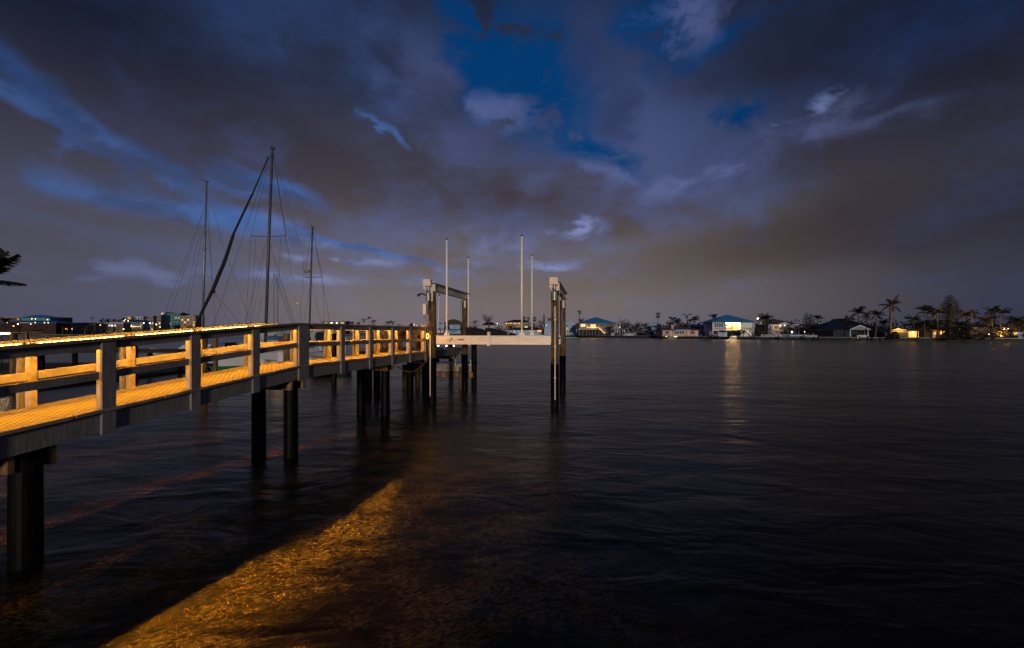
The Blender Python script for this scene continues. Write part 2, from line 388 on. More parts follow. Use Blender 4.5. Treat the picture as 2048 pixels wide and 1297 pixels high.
# handrail of white pipe beside the steps
mb = MB(); q = [lpt(12.6, -.1, 2.3), lpt(12.6, -.1, 1.98), lpt(12.6, .28, 1.9), lpt(12.6, .28, 1.22), lpt(12.6, -.02, 1.2)]
mb.tube(q, .018, 6); mb.tube([lpt(12.7, -.52, 1.55), lpt(12.7, -.52, 1.32), lpt(12.7, -.25, 1.28)], .018, 6)
mb.build('pipe_handrail', M_pvc, land)
# ================================================================ boat lift
lift = thing('boat_lift', 'aluminium four pile boat lift standing empty beside the pier head', 'boat lift', (-.8, 19.5, 0))
LN, LF = Vector((-3.38, 17.96, 0)), Vector((-2.50, 22.5, 0)); RN, RF = Vector((1.706, 16.96, 0)), Vector((2.56, 21.5, 0))
ZL = {0: 4.72, 1: 4.72}
for p, split, top, r in ((LN, 1.94, 4.72, .172), (LF, 1.86, 4.72, .155), (RN, 1.75, 4.62, .150), (RF, 1.84, 4.62, .15)):
    mb = MB(); mb.tube([(p.x, p.y, split-.15), (p.x+.01, p.y, (split+top)/2), (p.x, p.y, top)], [r, r*.985, r*.97], 24)
    o = mb.build('pile', M_pilewood, lift, smooth=True); o['label'] = 'wooden lift pile with its foot wrapped in black'
    mb = MB(); mb.tube([(p.x, p.y, -2.5), (p.x, p.y, split)], r+.014, 24); mb.build('black_sleeve', M_wrap, o, smooth=True)
def ibeam(mb, a, b, h, wd, th=.02, zt=0):
    d = (b-a).normalized(); n = Vector((d.y, -d.x, 0))
    def bar(o0, o1, z0, z1):
        mb.hexa([a+n*o0+Vector((0, 0, z0)), a+n*o1+Vector((0, 0, z0)), a+n*o1+Vector((0, 0, z1)), a+n*o0+Vector((0, 0, z1))], [b+n*o0+Vector((0, 0, z0)), b+n*o1+Vector((0, 0, z0)), b+n*o1+Vector((0, 0, z1)), b+n*o0+Vector((0, 0, z1))])
    bar(-wd/2, wd/2, -th, 0); bar(-wd/2, wd/2, -h, -h+th); bar(-th/2, th/2, -h+th+.001, -th-.001)
Z = Vector((0, 0, 1))
for a, b, k, nm in ((LN, LF, 5.04, 'l'), (RN, RF, 4.97, 'r')):
    d = (b-a).normalized(); off = Vector((.10, 0, 0))
    mb = MB(); ibeam(mb, a-d*.12+off+Z*k, b+d*.2+off+Z*k, .29, .20); o = mb.build('overhead_beam', M_alu, lift)
    n = Vector((d.y, -d.x, 0)); mb = MB(); A, B = a-d*.2+off+Z*(k+.002), b+d*.28+off+Z*(k+.002)
    mb.hexa([A-n*.13, A+n*.13, B+n*.13, B-n*.13], [A-n*.13+Z*.035, A+n*.13+Z*.035, B+n*.13+Z*.035, B-n*.13+Z*.035]); mb.build('beam_cover', M_blackcap, o)
    mb = MB(); A = a-d*.16+off+Z*(k-.3); mb.hexa([A-n*.10, A+n*.10, A+n*.10+d*.02, A-n*.10+d*.02], [p+Z*.32 for p in (A-n*.10, A+n*.10, A+n*.10+d*.02, A-n*.10+d*.02)]); mb.build('end_plate', M_motor, o)
    for pp in (a, b):
        mb = MB(); c = pp-d*.0+Vector((.0, -.17, 0)); mb.box(c.x-.045+.02, c.x+.045+.02, c.y-.012, c.y+.01, k-.30-.42, k-.31)
        for q in range(3): mb.tube([(c.x+.02, c.y-.02, k-.38-q*.12), (c.x+.02, c.y-.012, k-.38-q*.12)], .014, 6)
        mb.build('strap_plate', M_motor, lift)
    # drive shaft
    mb = MB(); mb.tube([a+off*.1+Z*(k-.06)-n*.22, b+off*.1+Z*(k-.06)-n*.22], .028, 8); mb.build('drive_shaft', M_galv, lift, smooth=True)
def motor(x, y, z, sgn):
    g = MB(); g.box(x-.17, x+.17, y-.16, y+.14, z, z+.30); o = g.build('gear_housing', M_motor, lift, bevel=.025)
    g = MB(); g.tube([(x, y-.165, z+.15), (x, y-.18, z+.15)], .10, 24); g.tube([(x, y-.18, z+.15), (x, y-.19, z+.15)], .05, 16)
    for cx_, cz in ((-.13, .04), (.13, .04), (-.13, .26), (.13, .26)): g.tube([(x+cx_, y-.16, z+cz), (x+cx_, y-.175, z+cz)], .016, 8)
    g.build('cover_plate', M_motor, o)
    g = MB(); g.tube([(x-.09, y, z), (x-.09, y, z-.12), (x-.09, y, z-.13), (x-.09, y, z-.20)], [.09, .09, .05, .04], 16); g.build('gear_collar', M_motor, lift)
    g = MB(); g.tube([(x+.05, y-.02, z), (x+.05, y-.02, z-.18), (x+.05, y-.02, z-.26), (x+.05, y-.02, z-.28), (x+.05, y-.02, z-.60), (x+.05, y-.02, z-.62)], [.05, .06, .085, .098, .098, .075], 20)
    for q in range(9):
        an = 2*math.pi*q/9; g.tube([(x+.05+.1*math.cos(an), y-.02+.1*math.sin(an), z-.3), (x+.05+.1*math.cos(an), y-.02+.1*math.sin(an), z-.58)], .006, 4)
    g.build('electric_motor', M_galv, lift, smooth=False)
motor(-3.53, 17.70, 4.93, 1); motor(1.62, 16.66, 4.87, 1)
# remote receiver arm and junction box on the left pile
mb = MB(); mb.tube([(-3.55, 17.65, 4.55), (-3.72, 17.62, 4.62), (-3.86, 17.60, 4.58), (-3.9, 17.6, 4.5)], [.03, .03, .045, .05], 8); mb.build('receiver_arm', M_blackcap, lift)
mb = MB(); mb.box(-3.70, -3.55, 17.60, 17.86, 3.76, 4.2); jb = mb.build('junction_box', M_motor, lift, bevel=.012)
mb = MB(); mb.box(-3.68, -3.57, 17.585, 17.598, 3.79, 4.17); mb.build('box_door', M_motor, jb)
mb = MB(); pts = []
for k in range(17):
    a = math.pi*k/16; pts.append((-3.63+.14*(1-math.cos(a))*.9, 17.70, 3.76-.26*math.sin(a)))
mb.tube(pts, .012, 6)
mb.tube([(-3.40, 17.72, 4.4), (-3.48, 17.73, 3.9), (-3.44, 17.73, 3.4), (-3.34, 17.75, 3.15), (-3.26, 17.77, 2.9), (-3.25, 17.77, 2.4)], .014, 6)
mb.build('power_cable', M_rubber, lift, smooth=True)
mb = MB(); mb.tube([(-3.42, 17.76, 2.9), (-3.42, 17.76, .35)], .022, 8); mb.build('conduit', M_pvc, lift, smooth=True)
mb = MB(); mb.tube([(1.70, 16.78, 4.05), (1.70, 16.78, .35)], .02, 8)
for z_ in (3.5, 2.45, 1.2): mb.box(1.66, 1.74, 16.75, 16.80, z_, z_+.03)
mb.build('conduit', M_pvc, lift, smooth=False)
# cradle beams
top = 2.885
cb = []
for a, b in ((LN, RN), (LF, RF)):
    d = (b-a).normalized(); a2 = a+d*.19; b2 = b-d*.16 if a is LN else b+d*.02
    if a is LN: a2 += Vector((.0, -.02, 0)); 
    mb = MB(); ibeam(mb, a2+Z*top, b2+Z*top, .365, .16, .018); o = mb.build('cradle_beam', M_alu, lift); cb.append((o, a2, b2, d))
o, a2, b2, d = cb[0]; n = Vector((d.y, -d.x, 0))
def onbeam(f, z=0, out=.0): return a2+(b2-a2)*f+Z*(top+z)+n*out
def plate(f, wdt, z0, z1, nm, m, par, t0=-.10, t1=-.09):
    c = onbeam(f); mb = MB()
    q = [c-d*wdt/2+n*t0*-1, c+d*wdt/2+n*t0*-1, c+d*wdt/2+n*t1*-1, c-d*wdt/2+n*t1*-1]
    mb.hexa([p+Z*z0 for p in q], [p+Z*z1 for p in q]); return mb.build(nm, m, par)
plate(.30, .09, -.40, .0, 'stiffener', M_alu, o, -.02, .085)
plate(.475, .11, -.38, .15, 'centre_bracket', M_alu, o, -.09, .095)
plate(.475, .13, -.42, -.368, 'bracket_foot', M_alu, o, -.12, .12)
# marks on the near beam: a scripted word with a leaping figure, and a short bold word plate
M_ink = mat('black_decal', (.02, .02, .02), .5)
def stroke(pts, wdt, f0, z0, nm='lettering', m=M_ink, e=.012):
    mb = MB(); d3 = d; off = n*e
    for (x0, y0), (x1, y1) in zip(pts, pts[1:]):
        a = onbeam(f0, z0)+d3*x0+Z*y0+off; b = onbeam(f0, z0)+d3*x1+Z*y1+off; t = (b-a).normalized(); s_ = t.cross(n).normalized()*wdt/2
        mb.hexa([a-s_, a+s_, a+s_+n*.003, a-s_+n*.003], [b-s_, b+s_, b+s_+n*.003, b-s_+n*.003])
    return mb
lg = MB()
for pts, wd_ in (([(-.20, -.01), (-.13, -.005), (-.08, -.02), (-.03, 0), (.03, -.01), (.08, .0), (.14, -.012), (.2, 0), (.22, .01)], .014), ([(-.02, -.10), (.0, -.04), (.03, .02), (.05, .09)], .022), ([(.0, .02), (.04, .07), (.07, .06)], .016), ([(-.02, -.10), (-.05, -.08)], .016), ([(.02, .05), (.0, .09)], .012), ([(-.06, .0), (-.09, -.03)], .012), ([(.05, .09), (.085, .085), (.10, .05)], .014), ([(-.01, .01), (-.05, .02)], .012)):
    s_ = stroke(pts, wd_, .132, -.185, e=-.012*-1); lg.add(s_.v, s_.f)
lg.build('scripted_mark', M_ink, o)
lg = MB()
for k in range(8):
    x0 = .0+k*.03
    for pts in ([(x0, -.03), (x0, .03)], [(x0, .03), (x0+.018, .03)], [(x0, .0), (x0+.016, .0)] if k % 2 else [(x0, -.03), (x0+.018, -.03)], [(x0+.018, .03), (x0+.018, -.03)] if k % 3 else [(x0+.018, .0), (x0+.018, .03)]):
        s_ = stroke(pts, .009, .205, -.175); lg.add(s_.v, s_.f)
for pts in ([(-.07, .035), (-.02, -.03)], [(-.055, .035), (-.01, -.03)], [(-.02, -.03), (0, .0)]):
    s_ = stroke(pts, .014, .205, -.175); lg.add(s_.v, s_.f)
lg.build('block_lettering', M_ink, o)
# guide posts of white pipe with black caps and aluminium feet
def gpost(p, z0, z1, r=.042):
    mb = MB(); mb.tube([(p.x, p.y, z0), (p.x, p.y, z1)], r, 14); o = mb.build('guide_post', M_pvc, lift, smooth=True)
    mb = MB(); mb.tube([(p.x, p.y, z1), (p.x, p.y, z1+.05)], r*1.25, 12); mb.build('post_cap', M_blackcap, o)
    mb = MB(); mb.tube([(p.x, p.y, z0-.02), (p.x, p.y, z0+.22)], r*1.5, 10)
    mb.hexa([(p.x-.12, p.y-.02, z0), (p.x+.12, p.y-.02, z0), (p.x+.12, p.y+.02, z0), (p.x-.12, p.y+.02, z0)], [(p.x-.05, p.y-.02, z0+.14), (p.x+.05, p.y-.02, z0+.14), (p.x+.05, p.y+.02, z0+.14), (p.x-.05, p.y+.02, z0+.14)])
    mb.build('post_foot', M_alu, o)
for f, px in ((0, 888.5), (1, 1042)):
    for k in range(40):
        t = k/39; q = LN+(RN-LN)*t
        if 1024+F*q.x/q.y > px: break
    gpost(q+n*.02, top+.01, 6.90)
for px in (935, 1063.5):
    for k in range(80):
        t = k/79; q = LF+(RF-LF)*t
        if 1024+F*q.x/q.y > px: break
    gpost(q, top+.01, 6.95)
# bunks: black carpeted V boards resting on the beams
def bunk(x0, x1, y0a, y0b, Yb, nm='hull_bunk'):
    a = at(x0, 673.5, Yb); b = at(x1, 673.5, Yb); A = at(x0, y0a, Yb); Bq = at(x1, y0b, Yb); mb = MB()
    mb.hexa([a, b, b+U*1.5, a+U*1.5], [A, Bq, Bq+U*1.5, A+U*1.5])
    o = mb.build(nm, M_carpet, lift, bevel=.02)
    c = b-U*.012-d*.17; mb = MB(); c.z = a.z+.04; mb.hexa([c, c+d*.11, c+d*.11+U*.01, c+U*.01], [c+Z*.11, c+d*.11+Z*.11, c+d*.11+Z*.11+U*.01, c+U*.01+Z*.11]); mb.build('end_tag', M_motor, o)
bunk(931, 969, 654.5, 664, 19.2); bunk(970, 1021, 656, 669, 18.6)
# cables and blocks
for a, b in ((LN, LF), (RN, RF)):
    dd = (b-a).normalized()
    for s_, fz in ((.38, 2.9), (.42, 2.9)):
        mb = MB(); p = a+dd*s_+Vector((.16, 0, 0)); q = a+dd*.22+Vector((.16, 0, 0)); mb.tube([(p.x, p.y, 4.7), (q.x, q.y, fz)], .008, 5); mb.build('lift_cable', M_galv, lift)
    for s_ in (.35, .30, .75):
        mb = MB(); p = b-dd*s_+Vector((.02, 0, 0)); mb.tube([(p.x, p.y, 4.7), (p.x, p.y, 2.6)], .008, 5); mb.build('lift_cable', M_galv, lift)
    for p in (a+dd*.4+Vector((.16, 0, 0)), b-dd*.32):
        mb = MB(); mb.tube([(p.x-.03, p.y, 4.66), (p.x+.03, p.y, 4.66)], .07, 14); mb.build('pulley', M_galv, lift)
mb = MB(); mb.box(2.24, 2.42, 21.2, 21.3, 2.43, 2.78); mb.tube([(2.33, 21.2, 2.78), (2.33, 21.3, 2.78)], .09, 16); mb.build('beam_end_block', M_motor, lift)
# sagging hose under the walkway edge
mb = MB(); q = []
for k in range(21):
    f = k/20; p = pt(4.9+3.1*f, -.07, 0, True); q.append((p.x, p.y, P0.z-.36-.42*math.sin(math.pi*f)+.1*f))
mb.tube(q, .022, 8); solo(mb, 'hanging_hose', mat('orange_brown_hose', (.30, .14, .05), .6), 'brown hose sagging in a loop below the edge of the lit pier', 'hose', smooth=True)

# glowing coil of rope light hung between the pier end and the lift pile
rope = thing('rope_light', 'glowing yellow coil of rope light hung beside the left lift pile', 'rope light', (-3.49, 17.55, 2.7))
mb = MB(); q = []
for k in range(25): a = 2*math.pi*k/12; q.append((-3.49+.045*math.cos(a), 17.55+.03*math.sin(a)+.001*k, 2.84+.11*math.sin(a)+.002*k))
mb.tube(q, .012, 6, False); mb.build('coil', emis('rope_glow', (1, .46, .05), 5), rope)
mb = MB(); mb.tube([(-3.49, 17.56, 2.96), (-3.47, 17.6, 3.2), (-3.5, 17.75, 3.3)], .008, 5); mb.build('cord', M_rubber, rope)
ld = bpy.data.lights.new('rope_glow_light', 'POINT'); ld.energy = 4; ld.color = LEDC; ld.shadow_soft_size = .06
lo = bpy.data.objects.new('rope_glow_light', ld); COL.objects.link(lo); lo.parent = rope; lo.location = (-.02, -.14, .12)
# ================================================================ far shore: land, seawall
SH = [(-900, 300), (-300, 380), (100, 430), (400, 480), (640, 500), (870, 450), (1000, 380), (1200, 271), (1450, 196), (1700, 160), (1980, 136), (2300, 118), (3200, 90)]
def shoreY(px):
    for (a, ya), (b, yb) in zip(SH, SH[1:]):
        if a <= px <= b: return ya+(yb-ya)*(px-a)/(b-a)
    return 400
LZ = 1.15
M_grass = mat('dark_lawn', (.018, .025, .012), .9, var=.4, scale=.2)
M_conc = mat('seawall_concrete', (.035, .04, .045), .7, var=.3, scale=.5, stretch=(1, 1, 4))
pts = [at(p, 666, y) for p, y in SH]
pts = [Vector((p.x, p.y, 0)) for p in pts]
mb = MB(); n = len(pts)
far = [Vector((p.x*9 if abs(p.x) > 1 else 0, 2600, 0)) for p in pts]
vs = [(p.x, p.y, LZ-.05) for p in pts]+[(p.x, max(p.y, 60)+1500, 1.6) for p in pts]
mb.add(vs, [(i, i+1, n+i+1, n+i) for i in range(n-1)])
tag(mb.build('ground', M_grass), kind='structure')
mb = MB(); mb2 = MB()
for a, b in zip(pts, pts[1:]):
    nrm = Vector(((b-a).y, -(b-a).x, 0)).normalized()
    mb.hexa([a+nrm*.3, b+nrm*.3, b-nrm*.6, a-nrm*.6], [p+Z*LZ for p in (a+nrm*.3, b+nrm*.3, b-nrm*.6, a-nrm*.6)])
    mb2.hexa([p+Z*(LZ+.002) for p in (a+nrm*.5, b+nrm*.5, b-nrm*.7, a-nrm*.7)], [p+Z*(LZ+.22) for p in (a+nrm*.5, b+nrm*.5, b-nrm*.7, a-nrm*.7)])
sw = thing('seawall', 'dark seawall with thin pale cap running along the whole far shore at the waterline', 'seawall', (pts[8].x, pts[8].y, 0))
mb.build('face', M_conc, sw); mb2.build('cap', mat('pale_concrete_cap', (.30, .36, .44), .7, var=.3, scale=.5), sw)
# ================================================================ buildings
M_glass = mat('dark_window_glass', (.03, .05, .06), .12, var=.1)
M_white = mat('white_paint', (.66, .70, .80), .6, var=.12, scale=.8)
def wall_mat(name, c): return mat(name, c, .75, var=.18, scale=.6)
M_bluewall = wall_mat('pale_blue_stucco', (.30, .44, .74))
M_taupe = wall_mat('taupe_stucco', (.19, .175, .16)); M_mauve = wall_mat('mauve_siding', (.40, .38, .50))
M_pink = wall_mat('pink_stucco', (.50, .34, .32)); M_grey = wall_mat('grey_stucco', (.24, .24, .28)); M_tan = wall_mat('tan_stucco', (.42, .33, .24))
M_navy = wall_mat('navy_paint', (.016, .026, .055)); M_teal = wall_mat('teal_paint', (.10, .28, .38)); M_cream = wall_mat('cream_stucco', (.50, .40, .24))
def roof_mat(name, c, seam=True):
    if name in MATS: return MATS[name]
    m = mat(name, c, .45, var=.18, scale=.8, spec=.4)
    t = NT(m.node_tree); p = t.n['Principled BSDF']; g = t.node('ShaderNodeNewGeometry'); x, y, z = t.sep(g.outputs['Position'])
    wv = t.m('FRACT', t.m('MULTIPLY', x, 1.8)); b = t.node('ShaderNodeBump'); b.inputs['Strength'].default_value = .6; b.inputs['Distance'].default_value = .05
    t.l.new(t.m('GREATER_THAN', wv, .86), b.inputs['Height']); t.l.new(b.outputs[0], p.inputs['Normal']); return m
M_bluemetal = roof_mat('blue_metal_roof', (.04, .22, .50)); M_tile = roof_mat('dark_red_tile_roof', (.12, .035, .03)); M_shingle = roof_mat('brown_shingle_roof', (.09, .07, .075))
M_darkroof = roof_mat('dark_slate_roof', (.012, .018, .035))
E_warm = emis('lit_window_warm', (1, .56, .20), 1.6); E_bright = emis('lit_porch_wall', (1, .66, .26), 3.0); E_dim = emis('lit_window_dim', (1, .48, .16), .7)
E_white = emis('lamp_white', (1, .78, .50), 7); E_orange = emis('lamp_orange', (1, .42, .08), 6)
class B:
    def __init__(s, name, label, cat, cx, Y, group=None):
        s.Y = Y; s.s = Y/F; p = at(cx, 666, Y); s.t = thing(name, label, cat, (p.x, Y, LZ), group)
    def x(s, px): return (px-1024)*s.s
    def z(s, py): return H+(666-py)*s.s
    def ground(s): return 666+(H-LZ)/s.s
    def box(s, nm, m, x0, y0, x1, y1, d0=0., d1=6., par=None, add=None):
        mb = add or MB(); mb.box(s.x(x0), s.x(x1), s.Y+d0, s.Y+d1, s.z(y1), s.z(y0))
        if add is None: return mb.build(nm, m, par or s.t)
    def hip(s, m, x0, x1, ye, yr, r0, r1, d0=-1., d1=9., nm='roof', th=.25, par=None):
        X0, X1, R0, R1 = s.x(x0), s.x(x1), s.x(r0), s.x(r1); ze, zr = s.z(ye), s.z(yr); a, b = s.Y+d0, s.Y+d1; c = (a+b)/2
        mb = MB(); vs = [(X0, a, ze), (X1, a, ze), (X1, b, ze), (X0, b, ze), (R0, c, zr), (R1, c, zr), (X0, a, ze-th), (X1, a, ze-th), (X1, b, ze-th), (X0, b, ze-th)]
        mb.add(vs, [(0, 1, 5, 4), (1, 2, 5), (2, 3, 4, 5), (3, 0, 4), (6, 7, 1, 0), (7, 8, 2, 1), (8, 9, 3, 2), (9, 6, 0, 3), (9, 8, 7, 6)])
        return mb.build(nm, m, par or s.t)
    def gable(s, m, x0, x1, ye, yr, d0=-1., d1=4., nm='gable'):
        X0, X1 = s.x(x0), s.x(x1); ze, zr = s.z(ye), s.z(yr); c = (X0+X1)/2; a, b = s.Y+d0, s.Y+d1
        return MB().add([(X0, a, ze), (X1, a, ze), (c, a, zr), (X0, b, ze), (X1, b, ze), (c, b, zr)], [(0, 1, 2), (5, 4, 3), (0, 2, 5, 3), (1, 4, 5, 2), (0, 3, 4, 1)]).build(nm, m, s.t)
    def win(s, x0, y0, x1, y1, pane=None, frame=None, d=0., n=1, par=None):
        f = .12*s.s*4 if s.s < .5 else .3
        X0, X1, z1, z0 = s.x(x0), s.x(x1), s.z(y0), s.z(y1); y = s.Y+d
        mb = MB(); e = max(.06, (X1-X0)*.05)
        # frame as one outline with mullions in the same mesh
        mb.box(X0-e, X1+e, y-.10, y-.012, z1, z1+e); mb.box(X0-e, X1+e, y-.10, y-.012, z0-e, z0)
        for k in range(n+1):
            xx = X0+(X1-X0)*k/n; mb.box(xx-e/2 if 0 < k < n else (xx-e if k == 0 else xx), xx+e/2 if 0 < k < n else (xx if k == 0 else xx+e), y-.10, y-.012, z0+.001, z1-.001)
        w = mb.build('window', frame or M_white, par or s.t)
        MB().box(X0+.002, X1-.002, y-.05, y-.02, z0+.002, z1-.002).build('pane', pane or M_glass, w); return w
    def winplain(s, x0, y0, x1, y1, pane, d=0.):
        MB().box(s.x(x0), s.x(x1), s.Y+d-.08, s.Y+d-.01, s.z(y1), s.z(y0)).build('window', pane, s.t)
    def lamp(s, px, py, e, col, d=0., nm='porch_lamp', rad=.35):
        o = MB().ball((s.x(px), s.Y+d, s.z(py)), rad, 8).build(nm, E_white, s.t)
        if e: point((s.x(px), s.Y+d-rad*1.6, s.z(py)), e, col, o, rad)
        return o
def point(p, e, col, par=None, rad=.2):
    ld = bpy.data.lights.new('lamp_light', 'POINT'); ld.energy = e; ld.color = col; ld.shadow_soft_size = rad
    o = bpy.data.objects.new('lamp_light', ld); COL.objects.link(o); 
    if par is not None: o.parent = par; o.location = Vector(p)-world_loc(par)
    else: o.location = p
    return o
def arealight(p, sx, sy, e, col, par, aim=(0, -1, 0)):
    ld = bpy.data.lights.new('shore_area_light', 'AREA'); ld.shape = 'RECTANGLE'; ld.size = sx; ld.size_y = sy; ld.energy = e; ld.color = col  # serves rooms, walls lit from outside and palm uplights alike
    o = bpy.data.objects.new('shore_area_light', ld); COL.objects.link(o); o.parent = par; o.location = Vector(p)-world_loc(par)
    o.rotation_euler = Vector(aim).to_track_quat('-Z', 'Y').to_euler(); return o
WARM = (1, .58, .24); ORG = (1, .42, .08)
# --- 1. the brightly lit house with blue metal roof
b = B('house', 'two storey white house with blue metal roof and a brightly lit open balcony', 'house', 1464, 200)
g = b.ground()
b.box('wall', M_mauve, 1425, 645, 1450, 660, 0, 9); b.box('wall', M_mauve, 1481, 645, 1507, 660, 0, 9)
for x in (1424, 1449.2, 1480.5, 1505.5): b.box('column', M_white, x, 645, x+1.8, g, -.5, -.02)
b.box('balcony_floor', M_white, 1424, 660, 1508, 662.2, -.6, 9)
b.box('balcony_ceiling', M_white, 1450.8, 644.4, 1480.5, 645.6, -.4, 9)
bw = b.box('balcony_back_wall', M_cream, 1450.8, 645.7, 1480.5, 659.9, 3.0, 3.3)
b.box('ground_wall', M_mauve, 1427, 662.3, 1452, g, 4, 9); b.box('ground_wall', M_white, 1481, 662.3, 1500, g, 1, 9); b.box('ground_wall', M_mauve, 1500.2, 662.3, 1507, g, .2, 9)
b.winplain(1458, 648.5, 1465, 653, emis('blue_tv_pane', (.25, .75, 1), 1.3), 3.0)
for x in (1467.5, 1471): b.winplain(x, 648.5, x+1.8, 656.5, M_glass, 3.0)
b.winplain(1455, 655.5, 1472, 657.5, E_dim, 2.9)
for x0 in (1429,):
    b.win(x0, 646.8, x0+17, 654.8, wall_mat('green_tinted_glass', (.06, .13, .12)), n=4)
b.win(1485, 646.8, 1503, 655, emis('softly_lit_pane', (.9, .95, .6), .35), n=4)
b.hip(M_bluemetal, 1422, 1510, 644.3, 629, 1464.5, 1466.5, -1.5, 12)
arealight((b.x(1466), b.Y+1.2, b.z(646)), 6.5, 1.6, 2600, (1, .46, .13), b.t, (0, .3, -1))
mb = MB(); mb.box(b.x(1451.5), b.x(1480), b.Y+1.6, b.Y+1.7, b.z(646.6), b.z(646)); mb.build('ceiling_lights', emis('ceiling_strip', (1, .62, .26), 110), b.t)
mb = MB()
for k in range(7): mb.box(b.x(1451+4.8*k), b.x(1451+4.8*k)+.1, b.Y-.45, b.Y-.4, b.z(659.9), b.z(656.8))
mb.box(b.x(1450.8), b.x(1480.5), b.Y-.46, b.Y-.39, b.z(656.8), b.z(656.4)); mb.build('balcony_rail', M_white, b.t)
mb = MB(); q = [(b.x(1485), b.Y-.8, b.z(659)), (b.x(1492), b.Y-.8, b.z(662)), (b.x(1497), b.Y-.8, b.z(666)), (b.x(1500), b.Y-.8, b.z(670))]
mb.tube(q, .14, 6); mb.build('stair_rail', emis('stair_glow', (1, .7, .4), 1.1), b.t)
for xx in (1491, 1497): pass
# --- 2. taupe house on stilts with string lights
b = B('house', 'taupe stilt house with peaked blue roof and orange string lights down its stairs', 'house', 1193, 268); g = b.ground()
b.box('wall', M_taupe, 1158, 647.5, 1173, 658, 0, 12); b.box('wall', M_taupe, 1196, 647.5, 1214, 658, 0, 12); b.box('side_wall', mat('olive_stucco', (.16, .15, .11)), 1214.2, 648, 1232, 660, 3, 12)
b.box('balcony_back_wall', M_tan, 1173.2, 647.5, 1195.8, 658, 3, 3.3); b.box('balcony_floor', M_white, 1157, 658.1, 1213, 659.3, -.4, 12)
for x in (1158, 1165, 1172, 1178, 1184, 1190, 1197, 1205): b.box('stilt', M_taupe, x, 659.4, x+1.1, g, 0, .5)
b.box('ground_wall', M_navy, 1160, 659.5, 1205, g, 5, 11)
b.win(1161.5, 648.5, 1170.5, 654.2, E_warm, n=3); b.win(1200, 648.5, 1209.5, 654.2, n=3)
for x, e in ((1174.5, E_dim), (1183, E_warm), (1188.5, E_warm)): b.winplain(x, 649, x+(2.2 if x < 1180 else 4.8), 656.5, e, 3)
b.hip(M_bluemetal, 1156, 1234, 647.3, 634, 1194, 1196, -1.5, 14)
mb = MB(); 
for k in range(11): mb.ball((b.x(1174+2.1*k), b.Y-.6, b.z(655.1+.5*math.sin(k*2.4))), .16, 6)
for k in range(9): mb.ball((b.x(1197+1.45*k), b.Y-1, b.z(656+1.35*k)), .16, 6)
mb.tube([(b.x(1173), b.Y-.6, b.z(655.2)), (b.x(1196), b.Y-.6, b.z(655.2)), (b.x(1209.5), b.Y-1, b.z(668))], .04, 5); mb.build('string_lights', emis('string_bulb', (1, .40, .10), 5), b.t)
mb = MB(); mb.hexa([(b.x(1196), b.Y-1.2, b.z(660)), (b.x(1196), b.Y-.4, b.z(660)), (b.x(1196), b.Y-.4, b.z(658)), (b.x(1196), b.Y-1.2, b.z(658))], [(b.x(1210), b.Y-1.2, b.z(671)), (b.x(1210), b.Y-.4, b.z(671)), (b.x(1210), b.Y-.4, b.z(669)), (b.x(1210), b.Y-1.2, b.z(669))]); mb.build('stair', M_taupe, b.t)
# --- 3. pale blue modern block
b = B('house', 'flat roofed pale blue two storey house seen between and beside the right lift piles', 'house', 1122, 300); g = b.ground()
b.box('wall', M_bluewall, 1090, 647, 1152, g, 0, 12); b.box('parapet', M_bluewall, 1131, 643, 1147, 646.9, 0, 12); b.box('annexe', M_bluewall, 1088, 655, 1106, g, -2, -.02)
for x in (1090, 1096, 1102): b.box('parapet', M_bluewall, x, 643.8, x+1.6, 646.9, 0, .6)
for x, y in ((1093, 650), (1102, 650), (1133, 650.5), (1148, 649.5)): b.win(x, y, x+3, y+3.6, n=1)
b.win(1092.2, 650, 1093.8, 652.6, E_warm, d=-.15); b.win(1133, 655.5, 1136, 658.5, E_dim); b.box('balcony', M_white, 1130, 659.5, 1142, 661, -2, 0-.02)
for x in (1092, 1096.5, 1101, 1131, 1135.5): b.box('column', M_white, x, 661, x+.9, g, -2.6, -2.1)
# --- 4. long low blue-white houses
b = B('house', 'long low blue white bungalow with dark blue roof behind the cradle beam', 'house', 1045, 345); g = b.ground()
b.box('wall', M_bluewall, 1013, 660, 1088, g, 0, 8); b.hip(M_navy, 1012, 1089, 660, 655.5, 1030, 1075, -1, 9)
for x in (1027.5, 1036, 1046, 1052): b.win(x, 661.5, x+2.8, 665)
b.winplain(1058, 661, 1061, 664.5, E_orange if 0 else E_dim); b.winplain(1075, 660.6, 1083, 664, emis('orange_porch', (1, .33, .07), 1.6)); b.winplain(1066, 661.5, 1069, 664, E_dim)
b = B('apartment_building', 'tan apartment block with dark roof and one lit top row, above the low blue bungalow', 'apartment building', 1030, 430)
b.box('wall', M_tan, 1009, 645, 1056, 662, 0, 14); b.hip(M_darkroof, 1006, 1058, 645, 639.5, 1028, 1050, -1, 16)
for k in range(7): b.winplain(1012+4.2*k, 646.2, 1014.2+4.2*k, 648.2, E_dim if k % 2 else E_warm)
for k in range(3): b.winplain(1050+2.1*k, 653.5, 1051.2+2.1*k, 656.2, emis('yellow_room', (1, .85, .35), 2.2))
b.box('wing', M_tan, 1056.2, 652, 1062, 664, 0, 10)
b = B('house', 'lavender walled house with wide dark roof in front of the bare tree', 'house', 978, 410); b.box('wall', M_mauve, 966, 650.5, 990, 668, 0, 9); b.hip(M_darkroof, 963, 992, 650.5, 644.5, 972, 984, -1, 10)
b = B('house', 'small white house under the broad dark domed roof, left of the far left lift pile', 'house', 905, 450)
b.box('wall', M_bluewall, 899, 650, 920, 659, 0, 8); b.box('lower_wall', M_bluewall, 873, 648.5, 888, 656, 3, 10); b.winplain(908, 652, 910, 656, M_glass); b.winplain(914, 652, 916, 655, M_glass)
